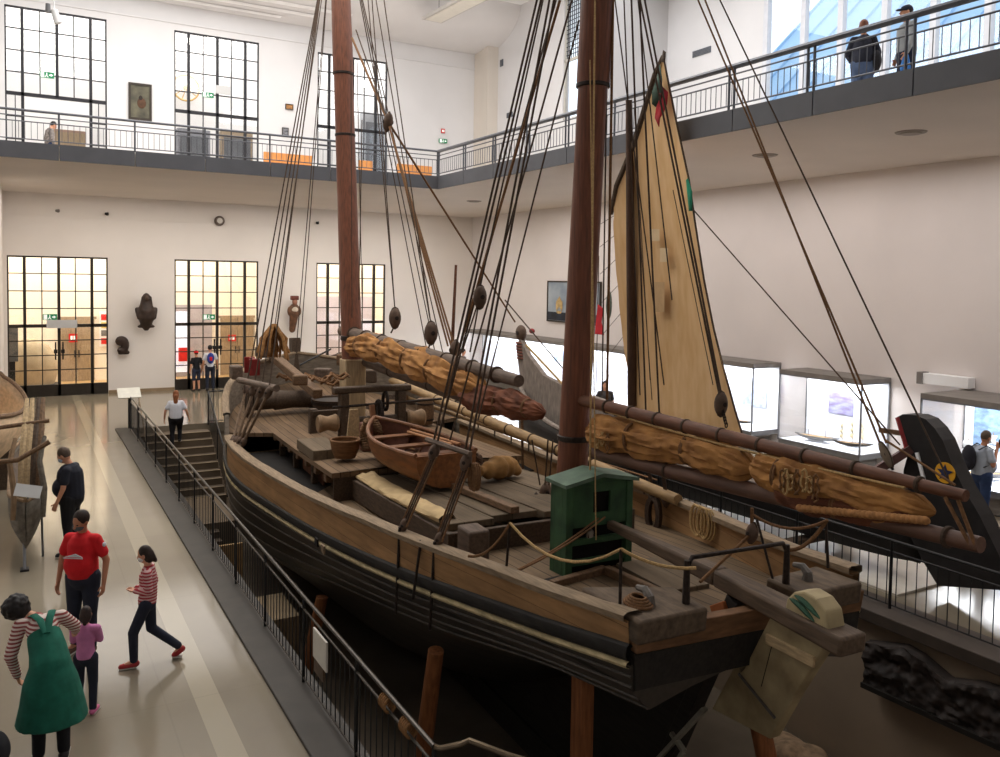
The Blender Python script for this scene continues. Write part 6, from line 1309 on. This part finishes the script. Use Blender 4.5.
person('woman in dark top standing between the mast and the large sail', (14.6, 19.3, 0), math.radians(150), 1.70, dict(look=(.2,1,-.4)), clothm('charcoal_top', (62,58,58)), 'short', BLK, DKSH, HAIRB, 'long', None, 1.1, SKIN, .02)
person('distant visitor before the far end of the long showcase', (15.6, 30.2, 0), math.radians(-90), 1.72, {}, clothm('taupe_shirt', (110,96,90)), 'short', BLK, DKSH, HAIRB, 'short', None, 1.05, SKIN2, .022)
rk, J, hc, HR, k = person('child in blue shirt and orange-red cap beyond the far rail of the ship', (11.0, 27.07, 0), math.radians(120), 1.30, {}, clothm('blue_shirt', (60,84,160)), 'short', BLK, DKSH, HAIRB, 'short', None, 1.0, SKIN, .02)
MB().ell(hc+V((0,-.01,.04)), (.085,.10,.075)).obj('cap', mk('orange_cap', (222,84,44), .8, .1, 8), rk)
person('child in a red shirt beyond the far rail of the ship', (11.35, 25.5, 0), math.radians(100), 1.32, {}, REDS, 'short', BLK, DKSH, HAIRK, 'short', None, 1.0, SKIN, .02)
# pushchair at the lower left corner
pc = empty('pushchair', (-.46, 8.15, 0), math.radians(20), 'black pushchair with a grey blue blanket at the lower left corner', 'pushchair')
m = MB(); m.caps((-.2,-.1,.5), (.16,-.05,.5), .19, .19); m.caps((-.16,.22,.62), (.16,.22,.62), .16, .16); m.ell((0,.1,.86), (.28,.24,.18)); m.remesh('seat', BLK, pc, .018)
MB().ell((.02,-.02,.72), (.23,.2,.1)).obj('blanket', clothm('grey_blue_blanket', (84,108,136), .25), pc)
for x in (-.24, .24):
    MB().tube([V((x,-.5,.12)), V((x,.1,.55)), V((x,.5,1.02))], .018, 8).obj('frame_tube', BLACK, pc)
    for y in (-.5, .32):
        w = MB().tube([V((x+.04*(1 if x > 0 else -1), y+.10*math.cos(a*PI/8), .125+.10*math.sin(a*PI/8))) for a in range(16)], .022, 8, closed=True).obj('wheel', BLACK, pc); MB().lathe([(.0,-.015), (.08,-.01), (.08,.01), (0,.015)], (x+.04*(1 if x > 0 else -1), y, .125), (1,0,0), 14).obj('hub', CASE, w)
    MB().tube([V((x,.32,.125)), V((x,.1,.55))], .015, 8).obj('frame_tube', BLACK, pc)
MB().tube([V((-.24,.5,1.02)), V((.24,.5,1.02))], .02, 8).obj('handle', BLACK, pc)

# ------------------------------------------------------------------ light
def area(name, loc, size, energy, color=(1,1,1), rot=(0,0,0), sy=None):
    ld = bpy.data.lights.new(name, 'AREA'); ld.energy = energy; ld.color = color; ld.size = size
    if sy: ld.shape = 'RECTANGLE'; ld.size_y = sy
    o = bpy.data.objects.new(name, ld); COL.objects.link(o); o.location = loc; o.rotation_euler = rot; return o
area('roof_light', (4.5, 23, 16.2), 12, 3400, (1,.98,.95), sy=20)
area('roof_light', (17, 15, 16.2), 8, 1350, (.97,.98,1), sy=24)
area('upper_room_light', (8, 37.3, 16.0), 20, 800, (1,.97,.94), sy=3)
area('lower_room_light', (3, 37.3, 7.3), 11, 800, (1,.93,.80), sy=3)
area('lower_room_light', (14, 37.3, 7.3), 8, 560, (1,.93,.80), sy=3)
area('under_gallery_light', (8, 29.5, 7.35), 16, 780, (1,.95,.89), sy=7)
area('under_gallery_light', (15, 15, 7.35), 5, 560, (1,.95,.93), sy=24)
w = bpy.data.worlds.new('World'); SC.world = w; w.use_nodes = True
bg_ = w.node_tree.nodes['Background']; bg_.inputs['Color'].default_value = (.80,.90,1.0,1); bg_.inputs['Strength'].default_value = 1.7
# ------------------------------------------------------------------ camera
cd = bpy.data.cameras.new('camera'); cam = bpy.data.objects.new('camera', cd); COL.objects.link(cam)
right, down, fwd = V((RW[0][0], RW[1][0], RW[2][0])), V((RW[0][1], RW[1][1], RW[2][1])), V((RW[0][2], RW[1][2], RW[2][2]))
cam.matrix_world = Matrix(((right.x, -down.x, -fwd.x, CAM.x), (right.y, -down.y, -fwd.y, CAM.y), (right.z, -down.z, -fwd.z, CAM.z), (0,0,0,1)))
cd.sensor_fit = 'HORIZONTAL'; cd.sensor_width = 36; cd.lens = 36*FPX/1000; cd.shift_x = (CX-500)/1000*-1; cd.shift_y = (CY-378.5)/1000
cd.clip_end = 200; cd.clip_start = .1
SC.camera = cam
SC.view_settings.view_transform = 'Standard'; SC.view_settings.look = 'None'; SC.view_settings.exposure = 0.0

# things of one kind share a group
GRP = dict(showcase='glass showcases along the right wall', model_ship='model ships in the showcases', exit_sign='green exit signs', fire_sign='red fire signs', bench='benches on the back gallery', gallery_railing='gallery railings', pit_railing='pit railings', ceiling_vent='round vents in the gallery soffit', wall_grille='wall grilles', figurehead='figureheads on the back wall', exhibit_case='cases behind the upper windows', spotlight='small wall spotlights', barrel='barrels on the fore deck', boat_cradle='cradles under the black boat', prop_post='timber props under the ship', oar='oars in the dinghy', room_lamp='lamps in the upper rooms', rope_lashing='rope lashings on the handrail', picture='prints in the showcases', door_banner='blank boards at the doors', painting='framed pictures on the walls', wooden_door='brown doors behind the glass', person='museum visitors')
for o in list(bpy.data.objects):
    g = GRP.get(o.name.split('.')[0])
    if g and o.parent is None and o.get('category') and 'group' not in o: o['group'] = g
